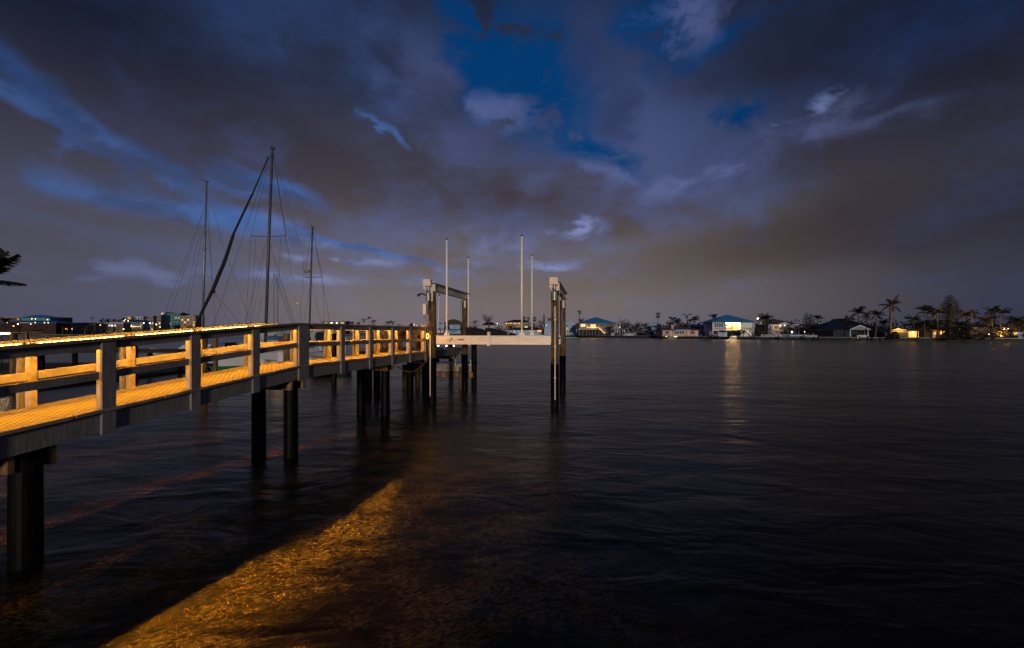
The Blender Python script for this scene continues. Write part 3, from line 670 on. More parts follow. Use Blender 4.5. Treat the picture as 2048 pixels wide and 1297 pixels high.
b = B('pavilion', 'broad dark domed roof rising above the trees behind the near left guide post', 'pavilion', 906, 500)
mb = MB(); q = []
for k in range(13):
    f = k/12; q.append((b.x(888+40*f), b.z(652-13.2*math.sin(math.pi*min(1, f*1.25+.05)*.62+.28)**.8+(2.5 if f > .55 else 0)*((f-.55)*4))))
vs = [(x, b.Y, z) for x, z in q]+[(x, b.Y+14, z) for x, z in q]; vs += [(q[0][0], b.Y, b.z(664)), (q[-1][0], b.Y, b.z(664)), (q[0][0], b.Y+14, b.z(664)), (q[-1][0], b.Y+14, b.z(664))]
mb.add(vs, [(k, k+1, 13+k+1, 13+k) for k in range(12)]+[tuple(range(12, -1, -1))+(26, 27), tuple(range(13, 26))+(29, 28)]); mb.build('roof', wall_mat('brown_black_roof', (.05, .035, .03)), b.t)
b.box('base', M_grey, 892, 664, 926, 668, 1, 12)
b = B('dock_house', 'small blue boathouse by the water beneath the domed roof', 'boathouse', 906, 440); b.box('wall', M_bluewall, 891, 661, 921, 668, 0, 5); b.hip(M_bluemetal, 890, 923, 661, 658.3, 898, 914, -1, 6); b.winplain(901, 663.5, 914, 665, M_navy)
# --- 5. pink house
b = B('house', 'low pink house with dark red roof, chimney and wide green tinted doors', 'house', 1362, 214); g = b.ground()
b.box('wall', M_pink, 1325, 660, 1397, g, 0, 10); b.hip(M_tile, 1322, 1404, 660.2, 654.3, 1345, 1378, -1.2, 12)
b.box('fascia', wall_mat('blue_white_fascia', (.40, .47, .68)), 1348, 659.8, 1378, 662, -1.6, -1.25); b.box('chimney', wall_mat('pale_brick', (.45, .36, .36)), 1344, 650, 1349, 658.5, 1, 2.5)
b.win(1349, 662.6, 1368, 669, wall_mat('green_tinted_glass', (.06, .13, .12)), n=4, d=-.05); b.win(1331, 662.6, 1337, 668, n=2); b.win(1382, 662.5, 1388, 668.5, n=2)
for x in (1341, 1375, 1391): b.box('pilaster', M_white, x, 661, x+1.6, g, -.3, -.02)
b = B('house', 'blue roofed house partly hidden by palms left of the bright balcony house', 'house', 1403, 240); b.box('wall', M_bluewall, 1393, 653.5, 1409, 672, 0, 8); b.hip(M_bluemetal, 1378, 1411, 653.5, 648.5, 1390, 1408, -1, 9); b.win(1394, 655, 1397, 658)
b = B('house', 'teal roofed house half hidden behind palms left of the pink house', 'house', 1318, 268); b.box('wall', M_bluewall, 1303, 654, 1334, 672, 0, 8); b.hip(M_teal, 1300, 1337, 654, 651.5, 1308, 1330, -1, 9)
b.win(1325, 655, 1327.5, 657.5); b.win(1329.5, 655, 1332, 657.5); b.box('lower_roof', M_teal, 1304, 661, 1315, 662, -2, 0)
# --- 6. brown roofed house with arch
b = B('house', 'white house with brown hipped roof and a glowing arched window behind shrubs', 'house', 1564, 200); g = b.ground()
b.box('wall', wall_mat('lilac_white_stucco', (.34, .33, .42)), 1536, 649.5, 1594, g, 0, 10); b.hip(M_shingle, 1533, 1595, 649.5, 637.5, 1562, 1564.5, -1.3, 13)
b.gable(M_white, 1552, 1577, 648.5, 645.5, -2.0, 1)
b.box('fascia', M_white, 1534, 649.4, 1594, 650.6, -1.5, -1.32)
mb = MB(); q = [(b.x(1560+4.5*(1-math.cos(math.pi*k/10))), b.Y-.25, b.z(652-3*math.sin(math.pi*k/10))) for k in range(11)]
mb.tube(q, .22, 6); mb.build('arch_light', emis('arch_glow', (1, .75, .5), 4), b.t)
for x in (1540, 1544, 1590): b.win(x, 652.5, x+2, 656.5)
b.winplain(1548.5, 652.5, 1556, 658, M_glass); b.lamp(1575.5, 664.5, 70, ORG, -3, 'garden_lamp', .36)
for x in (1541, 1596): b.box('column', M_white, x, 650.6, x+1, g, -.6, -.25)
arealight((b.x(1553), b.Y-1, b.z(655)), 4, 2, 60, WARM, b.t, (0, 1, 0))
# --- 7. dark low house with white gable and porch
b = B('house', 'dark blue low house with big black roof and white gabled porch by the water', 'house', 1722, 166); g = b.ground()
b.box('wall', M_navy, 1674, 660, 1776, g, 2, 12); b.hip(M_darkroof, 1669, 1779, 660.3, 636, 1716, 1728, 0, 20)
b.gable(wall_mat('grey_blue_siding', (.20, .25, .33)), 1696, 1735, 660.2, 651.5, -1.2, 6)
mb = MB()
for x0, x1 in ((1695, 1715.5), (1736, 1715.5)): mb.hexa([(b.x(x0), b.Y-1.3, b.z(660.4)), (b.x(x0), b.Y-1.22, b.z(660.4)), (b.x(x0), b.Y-1.22, b.z(659.2)), (b.x(x0), b.Y-1.3, b.z(659.2))], [(b.x(x1), b.Y-1.3, b.z(652)), (b.x(x1), b.Y-1.22, b.z(652)), (b.x(x1), b.Y-1.22, b.z(650.6)), (b.x(x1), b.Y-1.3, b.z(650.6))])
mb.build('gable_trim', M_white, b.t)
for x in (1695.5, 1731, 1746, 1764): b.box('column', M_bluewall, x, 660.6, x+2.2, g, -1, -.6)
b.box('porch_door', wall_mat('green_door', (.04, .14, .12)), 1748, 662, 1763, 673, 1.85, 1.98); b.win(1737, 662, 1744, 670, d=1.9); b.winplain(1767.5, 660.5, 1769, 665, E_orange, -.5)
mb = MB(); mb.box(b.x(1714), b.x(1729), b.Y-2, b.Y-1.4, b.z(672.6), b.z(671)); mb.build('white_bench', M_white, b.t)
# --- 8. lit yellow house
b = B('house', 'blue roofed house whose gable wall glows yellow from an added area lamp', 'house', 1806, 158); g = b.ground()
b.box('wall', M_cream, 1781, 659, 1812, 665, 0, 8); b.box('wing_wall', M_cream, 1812.2, 663, 1832, g, -1, 8); b.hip(roof_mat('dull_blue_roof', (.05, .09, .16)), 1779, 1834, 661.5, 651.6, 1792, 1818, 0, 12)
b.gable(M_cream, 1781, 1806, 661, 656.5, -.6, 1.2); b.box('garden_wall', M_navy, 1783, 665.2, 1812, g, -1, 0); b.lamp(1819.5, 665, 0, WARM, -1.4, 'wall_lamp', .2); b.lamp(1829, 673.5, 0, WARM, -1.4, 'wall_lamp', .12); arealight((b.x(1822), b.Y-3.2, b.z(668)), 2.5, 1, 260, (1, .52, .12), b.t, (0, 1, 0))  # added area lamp before the wing wall makes its glow, facing away from view
arealight((b.x(1794), b.Y-2.5, b.z(664.5)), 4, .4, 300, (1, .55, .12), b.t, (0, 1, .4))  # added area lamp outside the gable makes its yellow glow
# --- 9. teal house behind the tall pine, white shed at right edge
b = B('house', 'dark teal roofed house hidden behind the tall pine and glowing palms', 'house', 1900, 165); g = b.ground()
b.box('wall', M_grey, 1872, 650, 1938, g, 0, 10); b.hip(wall_mat('dark_teal_roof', (.015, .04, .055)), 1866, 1944, 650, 639, 1890, 1915, -1, 14)
b.win(1889, 648.5, 1896, 652.5, M_navy, M_teal, d=-1.2)
for x, w_ in ((1853, 2.6), (1858, 2), (1865, 2.6), (1871, 2.2), (1880, 3)): b.winplain(x, 662, x+w_, 669, E_warm, -3)
b.box('lit_loggia', M_cream, 1850, 660, 1886, g, -2.9, -.02)
b.lamp(1866, 665.5, 0, ORG, -9, 'garden_lamp', .2); b.lamp(1921.5, 666, 0, WARM, -9, 'garden_lamp', .24)
for x_, e_ in ((1849, 3800), (1860, 3800), (1836, 2600), (1926, 1500), (1990, 1200)): arealight((b.x(x_), 141, LZ+.4), 1.5, .6, e_, (1, .42, .08), b.t, (-.1, .1, 1))  # orange ground uplights among the palms, outside the house
b = B('house', 'long dark low house with white wall lamps behind bushes right of the tall pine', 'house', 1990, 150); b.box('wall', M_navy, 1940, 655, 2042, b.ground(), 0, 8)
b.hip(M_darkroof, 1938, 2046, 655, 649, 1960, 2030, -1, 10)
for x, y, r_ in ((1953, 668.5, .16), (1961, 665, .14), (1982, 659, .2), (1989.5, 658, .15)): b.lamp(x, y, 25, ORG if x > 1970 else WARM, -4, 'wall_lamp', r_)
b = B('shed', 'pale blue shed at the far right edge of the shore', 'shed', 2046, 138); b.box('wall', M_bluewall, 2037, 664.5, 2062, b.ground(), 0, 4); b.hip(M_grey, 2036, 2063, 664.5, 662.5, 2044, 2055, -.4, 4.6); b.box('door', M_navy, 2045, 667, 2053, b.ground(), -.06, -.01)
# --- left bank
def block(label, x0, x1, y0, Y, m, rows, cols, lit=.15, roof=None, name='apartment_building', pent=None, balc=False, cat='apartment building'):
    rr = random.Random(int(x0*7+y0)); b = B(name, label, cat, (x0+x1)/2, Y); g = b.ground()
    b.box('wall', m, x0, y0, x1, g, 0, 16); b.box('roof_edge', roof or M_grey, x0-.5, y0-.8, x1+.5, y0, -.4, 16.4)
    if pent: b.box('roof_plant', M_grey, pent[0], y0-2.4, pent[1], y0-.8, 3, 9)
    hh = (min(g, 662)-y0)/rows; ww = (x1-x0)/cols
    for r in range(rows):
        for c in range(cols):
            e = E_warm if rr.random() < lit*.45 else (E_dim if rr.random() < lit*.6 else M_glass)
            b.winplain(x0+ww*(c+.25), y0+hh*(r+.3), x0+ww*(c+.75), y0+hh*(r+.75), e)
        if balc: b.box('balcony', M_white, x0+1, y0+hh*(r+.9), x0+(x1-x0)*.45, y0+hh*(r+1), -1.4, -.1)
    return b
block('teal and navy apartment tower, tallest on the left bank', 330, 361, 627.5, 560, M_teal, 6, 5, .10, M_navy, pent=(345, 360))
block('narrow white front of a tower standing left of the teal tower', 322, 329.6, 625.5, 556, M_white, 6, 2, .12)
block('tan apartment block with many lit rooms right of the teal tower', 361.5, 391, 632.8, 540, M_tan, 6, 5, .3, pent=(371, 384))
block('white and grey apartment row left of the white tower front', 307, 321.6, 631.5, 545, M_grey, 5, 3, .22, pent=(318, 321))
block('dark balconied apartment block between pale wings on the left bank', 287, 306.6, 633.5, 540, M_grey, 5, 4, .08, pent=(295, 304), balc=True)
block('pale blue stepped apartment wing on the left bank', 262, 286.6, 634, 535, M_bluewall, 4, 4, .05)
b = B('building', 'small cream building end lit orange at the left end of the apartment row', 'building', 258.5, 530); b.box('wall', M_cream, 255.5, 634.5, 261.6, b.ground(), 0, 8); b.box('roof_edge', M_grey, 255, 633.8, 262, 634.5, -.4, 8); b.lamp(257.5, 640, 2600, ORG, -5, 'wall_lamp', .3)
block('long brown hotel block behind the blue roofed hall', -40, 118, 635.5, 520, wall_mat('brown_stucco', (.13, .09, .07)), 4, 26, .03, M_tan, cat='hotel', name='hotel', pent=(57, 72))
b = B('hall', 'large hall with two tiers of blue roof at the left edge', 'hall', 60, 440); b.box('wall', M_teal, 32, 636, 92, 641.5, 4, 14); b.hip(M_bluemetal, 30, 96, 636, 629.5, 48, 66, 2, 18, nm='upper_roof')
b.hip(M_bluemetal, -20, 116, 646.5, 641.5, 20, 95, -2, 22, nm='lower_roof'); b.box('lower_wall', wall_mat('red_brown_wall', (.035, .02, .02)), -16, 646.5, 112, b.ground(), 0, 16)
for x, y in ((69, 638.2), (76, 638.5), (100, 640), (75.5, 645.8), (67, 648.7), (94, 646), (101.5, 646)): b.lamp(x, y, 0, WARM, -2.4, 'eave_lamp', .33)
b.lamp(42.5, 648.5, 300, ORG, -3, 'eave_lamp', .5); b.box('eave_light', emis('eave_strip', (.9, .85, .8), .5), 44, 645.6, 70, 646.1, -2.3, -2.1)
b = B('kiosk', 'small pavilion with bright blue peaked roof on the left bank', 'pavilion', 207, 500); b.box('wall', M_grey, 203, 644.5, 211, b.ground(), 0, 5); b.hip(roof_mat('bright_blue_roof', (.10, .30, .62)), 201, 213, 644.5, 640.8, 206.5, 207.5, -.6, 6)
b = B('building', 'low blue grey building with sloping roof in front of the apartment row', 'building', 272, 490); b.box('wall', M_bluewall, 250, 644, 285, b.ground(), 0, 10); b.hip(roof_mat('dull_blue_roof', (.05, .09, .16)), 246, 289, 644, 639.3, 250, 270, -1, 12)
for k, (x, y) in enumerate(((251.5, 642.3), (259.5, 642.5), (266, 651.5))): b.lamp(x, y, 0, WARM, -2, 'eave_lamp', .4)
b.box('lit_canopy', emis('canopy_glow', (1, .58, .16), 2.4), 263, 653, 286, 654.4, -3, -2.6)
b = B('building', 'low dark restaurant with white lit windows left of the blue grey building', 'restaurant', 228, 470); b.box('wall', M_taupe, 214, 647.5, 247, b.ground(), 0, 9); b.box('roof_edge', M_white, 213, 645.8, 248, 647.5, -1, 10)
for x, w_ in ((217.5, 2.6), (222, 4), (229.5, 1.8)): b.winplain(x, 650.3, x+w_, 653, emis('white_room', (1, .9, .75), 2.2))
b = B('building', 'long low grey shed on the left bank with a single white lamp on its roof', 'building', 158, 480); b.box('wall', M_grey, 119, 648, 190, b.ground(), 0, 9); b.hip(M_darkroof, 118, 191, 648, 645.5, 130, 180, -1, 10); b.lamp(133.5, 646.5, 0, WARM, -2, 'roof_lamp', .55)
b = B('building', 'flat topped building with lit upper windows rising above the middle of the pier rail', 'building', 667, 520); b.box('wall', wall_mat('blue_grey_wall', (.14, .18, .26)), 644, 643.6, 691, b.ground(), 0, 14); b.box('roof_edge', M_grey, 642, 642.6, 692, 643.6, -.5, 14.5)
for x, w_, e in ((650, 4, E_dim), (660.5, 5, emis('yellow_room', (1, .85, .35), 2.2)), (672.5, 2, E_white), (682, 1.2, E_warm), (684.2, 1.2, E_warm), (686.4, 1.2, E_warm)): b.winplain(x, 645.3, x+w_, 647.3, e)
b = B('cabin', 'small dark cabin with steep pyramid roof right of the middle palms', 'cabin', 821.5, 480); b.box('wall', M_navy, 817, 654, 826, b.ground(), 0, 5); b.hip(M_darkroof, 815.5, 828, 654, 645.8, 821.3, 822, -.6, 6)
# ================================================================ street and garden lamps along both banks
def lamp_post(px, py, Y, label, mt=E_white, rad=None, cat='lamp post', e=0, col=WARM):
    p = at(px, py, Y); t = thing('lamp_post', label, cat, (p.x, p.y, LZ), 'lamps along the far shores')
    rad = rad or .55*Y/F
    MB().tube([(p.x, p.y, LZ), (p.x, p.y, p.z-rad)], max(.06, .12*Y/F), 6).build('post', M_galv, t)
    o = MB().ball((p.x, p.y, p.z), rad, 8).build('lamp_head', mt, t)
    if e: point((p.x, p.y-rad*1.5, p.z), e, col, o, rad)
    return t
lamp_post(1516, 638, 215, 'tall lamp post with round white globe right of the bright balcony house', emis('globe', (1, .86, .62), 5), .5, e=60)
lamp_post(994.5, 647.5, 430, 'lamp post glowing among the bare branches right of the lavender house')
lamp_post(1069, 649, 400, 'lamp post glowing between the fan palms above the blue bungalow')
lamp_post(1609, 664, 185, 'short dock lamp right of the white fence gate', rad=.16)
lamp_post(1637, 664.5, 180, 'short dock lamp near the right end of the white fence', rad=.16)
lamp_post(1239.5, 655, 300, 'dim white lamp post among trees right of the stilt house', rad=.3)
for px, py, lb, mt, r in ((14.5, 646, 'pale column lamp nearest the left edge', emis('dull_lamp', (.8, .75, .6), 1.5), .5), (27, 652.5, 'orange lamp post in front of the hall, left of its red wall', E_orange, .5), (117, 657.5, 'first small orange path lamp right of the hall', E_orange, .3), (131.5, 658, 'larger orange path lamp below the long grey shed', E_orange, .45), (134.5, 659.3, 'orange path lamp just right of the larger one', E_orange, .3), (144, 658.5, 'lone orange path lamp below the middle of the grey shed', E_orange, .35), (200.5, 650.8, 'orange lamp under the bright blue peaked pavilion', E_orange, .45), (287.5, 646.5, 'white lamp right of the blue grey building roof', E_white, .5), (300, 647, 'brightest white lamp below the dark balconied block', E_white, .6), (312.5, 649.3, 'yellow lamp below the grey apartment row', emis('yellow_lamp', (1, .75, .2), 9), .55), (320, 654.5, 'white lamp at the foot of the white tower front', E_white, .4), (305.5, 646.8, 'tiny lamp right of the brightest white lamp', E_white, .25), (247, 658.8, 'yellow shore lamp below the blue grey building', emis('yellow_lamp', (1, .75, .2), 9), .5), (828.5, 650, 'white lamp right of the pyramid roofed cabin', E_white, .35), (834, 652, 'smaller white lamp near the pier end post', E_white, .25), (879, 663, 'warm white lamp low on the shore beside the left lift pile', emis('dull_lamp2', (1, .7, .5), 2.5), .4), (883.5, 662.6, 'pinkish lamp just right of the one beside the left lift pile', emis('dull_lamp3', (1, .6, .6), 1.8), .35)):
    lamp_post(px, py, shoreY(px)+12, lb, mt, r)
# ================================================================ trees
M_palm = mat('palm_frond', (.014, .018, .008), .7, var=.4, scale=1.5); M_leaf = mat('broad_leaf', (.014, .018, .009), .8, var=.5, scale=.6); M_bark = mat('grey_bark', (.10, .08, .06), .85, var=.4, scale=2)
def trunk(mb, p0, p1, r0, r1, bend=.0, rng=random, n=7):
    pts = []; rad = []
    for k in range(n):
        f = k/(n-1); pts.append(Vector(p0).lerp(Vector(p1), f)+Vector((math.sin(math.pi*f)*bend, 0, 0))); rad.append(r0+(r1-r0)*f**.8)
    mb.tube(pts, rad, 7)
def frond(mb, c, az_, el0, L, droop, rng, wdt=.17, nl=11):
    # arching rib with narrow leaflets both sides
    d = Vector((math.cos(az_), math.sin(az_), 0)); pts = []; a = el0; p = Vector(c); n = 9
    for k in range(n):
        pts.append(p.copy()); p = p+(d*math.cos(a)+Z*math.sin(a))*(L/(n-1)); a -= droop/(n-1)
    mb.tube([pts[0], pts[4], pts[-1]], [L*.012, L*.009, L*.003], 3, False)
    side = d.cross(Z)
    for k in range(nl):
        f = .12+.86*k/(nl-1); i = min(n-2, int(f*(n-1))); q = pts[i].lerp(pts[i+1], f*(n-1)-i); tg = (pts[i+1]-pts[i]).normalized()
        ll = L*.34*(math.sin(math.pi*min(1, f*.85+.13))**.6)*rng.uniform(.85, 1.1)
        for s_ in (-1, 1):
            tip = q+(side*s_*.72+tg*.55+Z*(-.38-.25*rng.random())).normalized()*ll
            h = tg*L*.04
            mb.add([q-h, q+h, tip+h*.2, tip-h*.1], [(0, 1, 2, 3)])
def fan(mb, c, az_, el, L, rng):
    d = Vector((math.cos(az_)*math.cos(el), math.sin(az_)*math.cos(el), math.sin(el))); s_ = d.cross(Z)
    if s_.length < .1: s_ = Vector((1, 0, 0))
    s_.normalize(); u = s_.cross(d); b0 = Vector(c)+d*L*.45
    mb.tube([c, b0], [L*.015, L*.01], 3, False)
    for k in range(9):
        a = (k/8-.5)*2.6; v = (d*math.cos(a)+s_*math.sin(a)-Z*.12*abs(a)).normalized(); t = b0+v*L*.55*rng.uniform(.9, 1.05); w_ = v.cross(u).normalized()*L*.05
        mb.add([b0-w_*.4, b0+w_*.4, t+w_*.35, t-w_*.35], [(0, 1, 2, 3)])
def palm(px, py, r, label, kind='feather', Y=None, base=None, lean=0, tr=.16, nf=None, grp='palms on the far shore', drift=0, zb_=None, stiff=1.):
    Y = Y or shoreY(px)+14; c = at(px, py, Y); s_ = Y/F; L = r*s_*1.05; rng = random.Random(int(px*13+py*7))
    z0 = LZ if zb_ is None else zb_
    t = thing('palm_tree', label, 'palm tree', (c.x+lean*s_, c.y, z0), grp)
    mb = MB(); trunk(mb, (c.x+lean*s_, c.y, z0), (c.x, c.y, c.z), tr*1.5, tr, rng.uniform(-.25, .25)); mb.build('trunk', M_bark, t)
    mb = MB()
    if kind == 'feather':
        nf = nf or 17
        for k in range(nf):
            e = R(rng.choice((75, 55, 40, 25, 5, -15))+rng.uniform(-10, 10)); a = k*2.39996+rng.uniform(-.3, .3)
            frond(mb, c, a, e, L*rng.uniform(.8, 1.12), R(70+rng.uniform(-15, 30))*stiff, rng, nl=11 if stiff == 1 else 26)
    elif kind == 'royal':      # few stiff plumes swept by the wind
        for k in range(nf or 11):
            e = R(rng.choice((80, 62, 45, 20, -5))+rng.uniform(-8, 8)); frond(mb, c, k*2.39996+.4, e, L*rng.uniform(.9, 1.15), R(60+rng.uniform(-10, 25)), rng, nl=14)
    else:
        for k in range(30):
            fan(mb, c, k*2.39996, R(rng.uniform(-70, 75)), L*rng.uniform(.85, 1.05), rng)
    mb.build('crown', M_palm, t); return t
def leafclump(mb, c, r, n, rng, sz=.2, flat=.75):
    for k in range(n):
        v = Vector((rng.gauss(0, 1), rng.gauss(0, 1), rng.gauss(0, 1))).normalized()*r*rng.random()**.4; v.z *= flat; p = Vector(c)+v
        a = Vector((rng.gauss(0, 1), rng.gauss(0, 1), rng.gauss(0, 1))).normalized(); b_ = a.cross(Vector((rng.random(), rng.random(), rng.random()))).normalized(); q = sz*rng.uniform(.6, 1.3)
        mb.add([p-a*q, p+b_*q*.6, p+a*q, p-b_*q*.6], [(0, 1, 2, 3)])
def tree(px, y0, y1, hw, label, Y=None, name='broadleaf_tree', cat='tree', bare=False, dens=1., grp=None, base=None):
    """crown from y0 to y1 in the photo, half width hw; uneven clumps on a limbed trunk"""
    Y = Y or shoreY(px)+12; s_ = Y/F; rng = random.Random(int(px*3+y0*11)); cc = at(px, (y0+y1)/2, Y); rw, rh = hw*s_, (y1-y0)/2*s_
    z0 = LZ
    t = thing(name, label, cat, (cc.x, cc.y, z0), grp or ('trees on the far shore' if cat == 'tree' else 'shrubs on the far shore'))
    mb = MB(); trunk(mb, (cc.x, cc.y, z0), (cc.x, cc.y, max(z0+.3, cc.z-rh*.1)), rw*.07+.08, rw*.04+.03); tips = []
    for k in range(9):
        a = rng.uniform(0, 6.28); f = rng.uniform(.2, .95); tip = cc+Vector((math.cos(a)*rw*f, math.sin(a)*min(rw, 5)*f, rng.uniform(-.5, .85)*rh)); st = Vector((cc.x, cc.y, max(z0+.2, cc.z-rh*rng.uniform(.2, .9))))
        mb.tube([st, st.lerp(tip, .5)+Z*rh*.1, tip], [rw*.03+.03, rw*.02+.02, .015], 4, False); tips.append(tip)
        if bare:
            for j in range(9):
                q = st.lerp(tip, rng.uniform(.4, 1)); e_ = q+Vector((rng.gauss(0, .3)*rw, rng.gauss(0, .2)*rw, abs(rng.gauss(.5, .3))*rh)); mb.tube([q, q.lerp(e_, .5)+Vector((.1, 0, .1)), e_], [.09, .06, .03], 3, False)
                for i in range(3): f_ = q.lerp(e_, rng.uniform(.3, 1)); mb.tube([f_, f_+Vector((rng.gauss(0, .12)*rw, 0, abs(rng.gauss(.2, .12))*rh))], [.05, .03], 3, False)
    mb.build('trunk', M_bark, t); mb = MB()
    n = int((26 if not bare else 8)*dens)
    for k in range(n):
        a = rng.uniform(0, 6.28); rr_ = rng.random()**.5; zf = rng.uniform(-1, 1); wid = math.sqrt(max(.05, 1-zf*zf*.85))
        c = cc+Vector((math.cos(a)*rw*rr_*wid*.9, math.sin(a)*min(rw, 4)*rr_*wid, zf*rh*.85))
        leafclump(mb, c, max(.35, min(rw, rh*1.4)*rng.uniform(.16, .42))*(.6 if bare else 1), 46 if not bare else 12, rng, max(.16, .20*s_**.5*1.6))
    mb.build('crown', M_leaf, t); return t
def pine(px, y0, y1, hw, label, Y=None):
    Y = Y or shoreY(px)+14; s_ = Y/F; rng = random.Random(int(px)); tp = at(px, y0, Y); zb_ = at(px, y1, Y).z; Ht = tp.z-zb_
    t = thing('norfolk_pine', label, 'pine tree', (tp.x, tp.y, LZ), 'pines on the far shore')
    mb = MB(); trunk(mb, (tp.x, tp.y, LZ), tuple(tp), .16*s_*6, .03*s_*4); mb.build('trunk', M_bark, t); mb = MB()
    tiers = max(9, int((y1-y0)/3.2))
    for k in range(tiers):
        f = (k+.5)/tiers; z_ = tp.z-Ht*f; rad = hw*s_*(.25+.85*min(1, f*2.2)*(1-.25*max(0, f-.6)*2))
        for j in range(12):
            a = j*.5236+k*.37+rng.uniform(-.15, .15); L = rad*rng.uniform(.75, 1.1); d_ = Vector((math.cos(a), math.sin(a), 0)); st = Vector((tp.x, tp.y, z_)); e_ = st+d_*L+Z*L*.22
            mb.tube([st, st.lerp(e_, .6)-Z*L*.02, e_], [L*.02, L*.015, .01], 3, False)
            for i in range(12):
                q = st.lerp(e_, .1+.9*i/11); sd = d_.cross(Z)*L*.17*(1.2-i/10); h = Z*Ht/tiers*.20
                mb.add([q-sd-h, q+sd-h*.6, q+sd*.7+h, q-sd*.7+h], [(0, 1, 2, 3)])
                mb.add([q-d_*L*.07-h, q+d_*L*.07-h, q+d_*L*.05+h, q-d_*L*.05+h], [(0, 1, 2, 3)])
    mb.build('crown', M_palm, t)
# ================================================================ placements: right bank
palm(1671, 645, 9, 'bushy fan palm on the left shoulder of the black roofed low house', 'fan')
palm(1716, 627, 17, 'wind swept palm rising over the ridge of the black roofed low house', 'royal', lean=-1)
palm(1733, 632, 11, 'smaller palm just right of the ridge of the black roofed low house', 'feather', Y=178)
palm(1753, 631, 15, 'palm with pale trunk in front of the right slope of the black roof', 'royal', Y=160, lean=-3)
palm(1767, 646, 13, 'low palm with orange lit fronds behind the right end of the black roof', 'feather', Y=176)
palm(1782, 612, 22, 'tallest royal palm with thick pale trunk left of the yellow gable', 'royal', Y=158, lean=-2, tr=.34, nf=9)
palm(1826, 639, 15, 'round headed date palm above the roof of the yellow gabled house', 'feather', nf=24)
palm(1835, 655, 11, 'short palm with two lit fronds right of the yellow wall', 'feather', Y=150)
palm(1850, 623, 17, 'tall palm with orange lit trunk, leftmost of the glowing cluster', 'royal', Y=150, lean=-2)
palm(1861, 624, 14, 'middle palm of the glowing cluster left of the big pine', 'royal', Y=152)
palm(1874, 626, 15, 'palm of the glowing cluster whose fronds touch the big pine', 'royal', Y=151)
palm(1864, 654, 17, 'low arching palm lit orange in front of the loggia', 'feather', Y=142, nf=20)
palm(1928, 632, 14, 'dark palm close to the right side of the big pine', 'royal')
palm(1943, 628, 15, 'upright plumed palm second to the right of the big pine', 'royal')
palm(1926, 653, 14, 'low orange lit palm under the right side of the big pine', 'feather', Y=140)
palm(1976, 641, 17, 'spiky low palm spreading wide between tall palms at right', 'feather', nf=26)
palm(1983, 624, 16, 'tall palm leaning over the spiky low palm', 'royal', lean=3)
palm(2003, 628, 17, 'tall palm with drooping head right of the leaning one', 'royal', lean=-2)
palm(2030, 641, 17, 'broad low palm near the right edge', 'feather', nf=22)
palm(1428, 637, 12, 'dark palm behind the left eave of the bright balcony house', 'royal')
palm(1413, 652, 10, 'bushy palm left of the bright balcony house', 'feather', nf=22)
palm(1530, 637, 16, 'full headed palm between globe lamp and brown roofed house', 'feather', nf=26)
palm(1635, 638, 11, 'open crowned palm right of the twin pines', 'royal')
palm(1487, 663, 7, 'tiny palm in front of the stair of the bright balcony house', 'feather', Y=192)
palm(1159, 625, 6, 'lone tall fan palm above the left end of the stilt house roof', 'fan', tr=.2, lean=-1)
palm(1162, 642, 8, 'short dark palm at the foot of the lone tall fan palm', 'feather')
palm(1316, 631, 7, 'solitary slender fan palm in open sky left of the pink house', 'fan', tr=.16)
palm(1318, 654, 8, 'low fan palm beneath the solitary slender one', 'fan', Y=225)
palm(1290, 652, 9, 'palm at the right end of the tree mass beside the white boats', 'feather')
palm(1276, 651, 9, 'palm second from the right end of the tree mass beside the white boats', 'feather')
palm(1219, 658, 9, 'dark palm in front of the right wing of the stilt house', 'feather', Y=258, nf=22)
palm(1339, 648, 9, 'leftmost palm of the clump behind the pink house chimney', 'feather')
palm(1346, 641, 12, 'tallest feathery palm right behind the pink house chimney', 'royal')
palm(1355, 642, 12, 'palm just right of the tallest one behind the chimney', 'feather')
palm(1375, 631, 10, 'slim palm with two raised plumes above the pink house', 'royal', nf=5)
palm(1387, 640, 13, 'drooping palm right of the two plumed one', 'feather', nf=18)
palm(1370, 650, 7, 'small palm over the middle of the pink house roof', 'feather')
palm(1398, 648, 5, 'tiny palm over the blue roof right of the pink house', 'feather')
palm(1047.5, 638, 5.5, 'first fan palm from the left behind the blue bungalow', 'fan')
palm(1056.5, 639, 5, 'second fan palm from the left behind the blue bungalow', 'fan')
palm(1069, 639, 6, 'third fan palm from the left behind the blue bungalow', 'fan')
palm(1099, 639, 6, 'ragged palm just left of the near right lift pile', 'feather')
palm(1144, 660, 6, 'small round palm in front of the pale blue block', 'feather', Y=292, nf=22)
palm(703, 647, 6, 'leftmost dark palm above the pier rail', 'feather', nf=22); palm(717, 648, 6, 'low palm second from the left above the pier rail', 'feather')
palm(727.5, 641, 6.5, 'tall star shaped palm above the pier rail', 'royal', nf=8); palm(738.5, 638, 6, 'tallest palm above the middle of the pier rail', 'royal', nf=8)
palm(747, 643, 7, 'bushy palm right of the tallest one above the pier rail', 'feather'); palm(775, 646, 6, 'palm left of centre in the dark clump before the cabin', 'feather'); palm(784.5, 645, 7, 'palm sticking out on top of the dark clump before the cabin', 'feather')
palm(185, 637, 4, 'one sided wind blown palm over the left bank sheds', 'royal', nf=6); palm(142, 644, 3.5, 'tiny round palm right of the shed roof lamp', 'fan')
palm(203, 640.5, 6, 'palm directly left of the bright blue peak', 'feather'); palm(215, 641, 6, 'palm directly right of the bright blue peak', 'feather'); palm(227, 642, 6, 'third palm right of the bright blue peak', 'feather')
palm(237.5, 642, 6, 'palm at the left corner of the blue grey building', 'feather'); palm(247, 639.5, 5, 'highest palm above the blue grey building', 'feather')
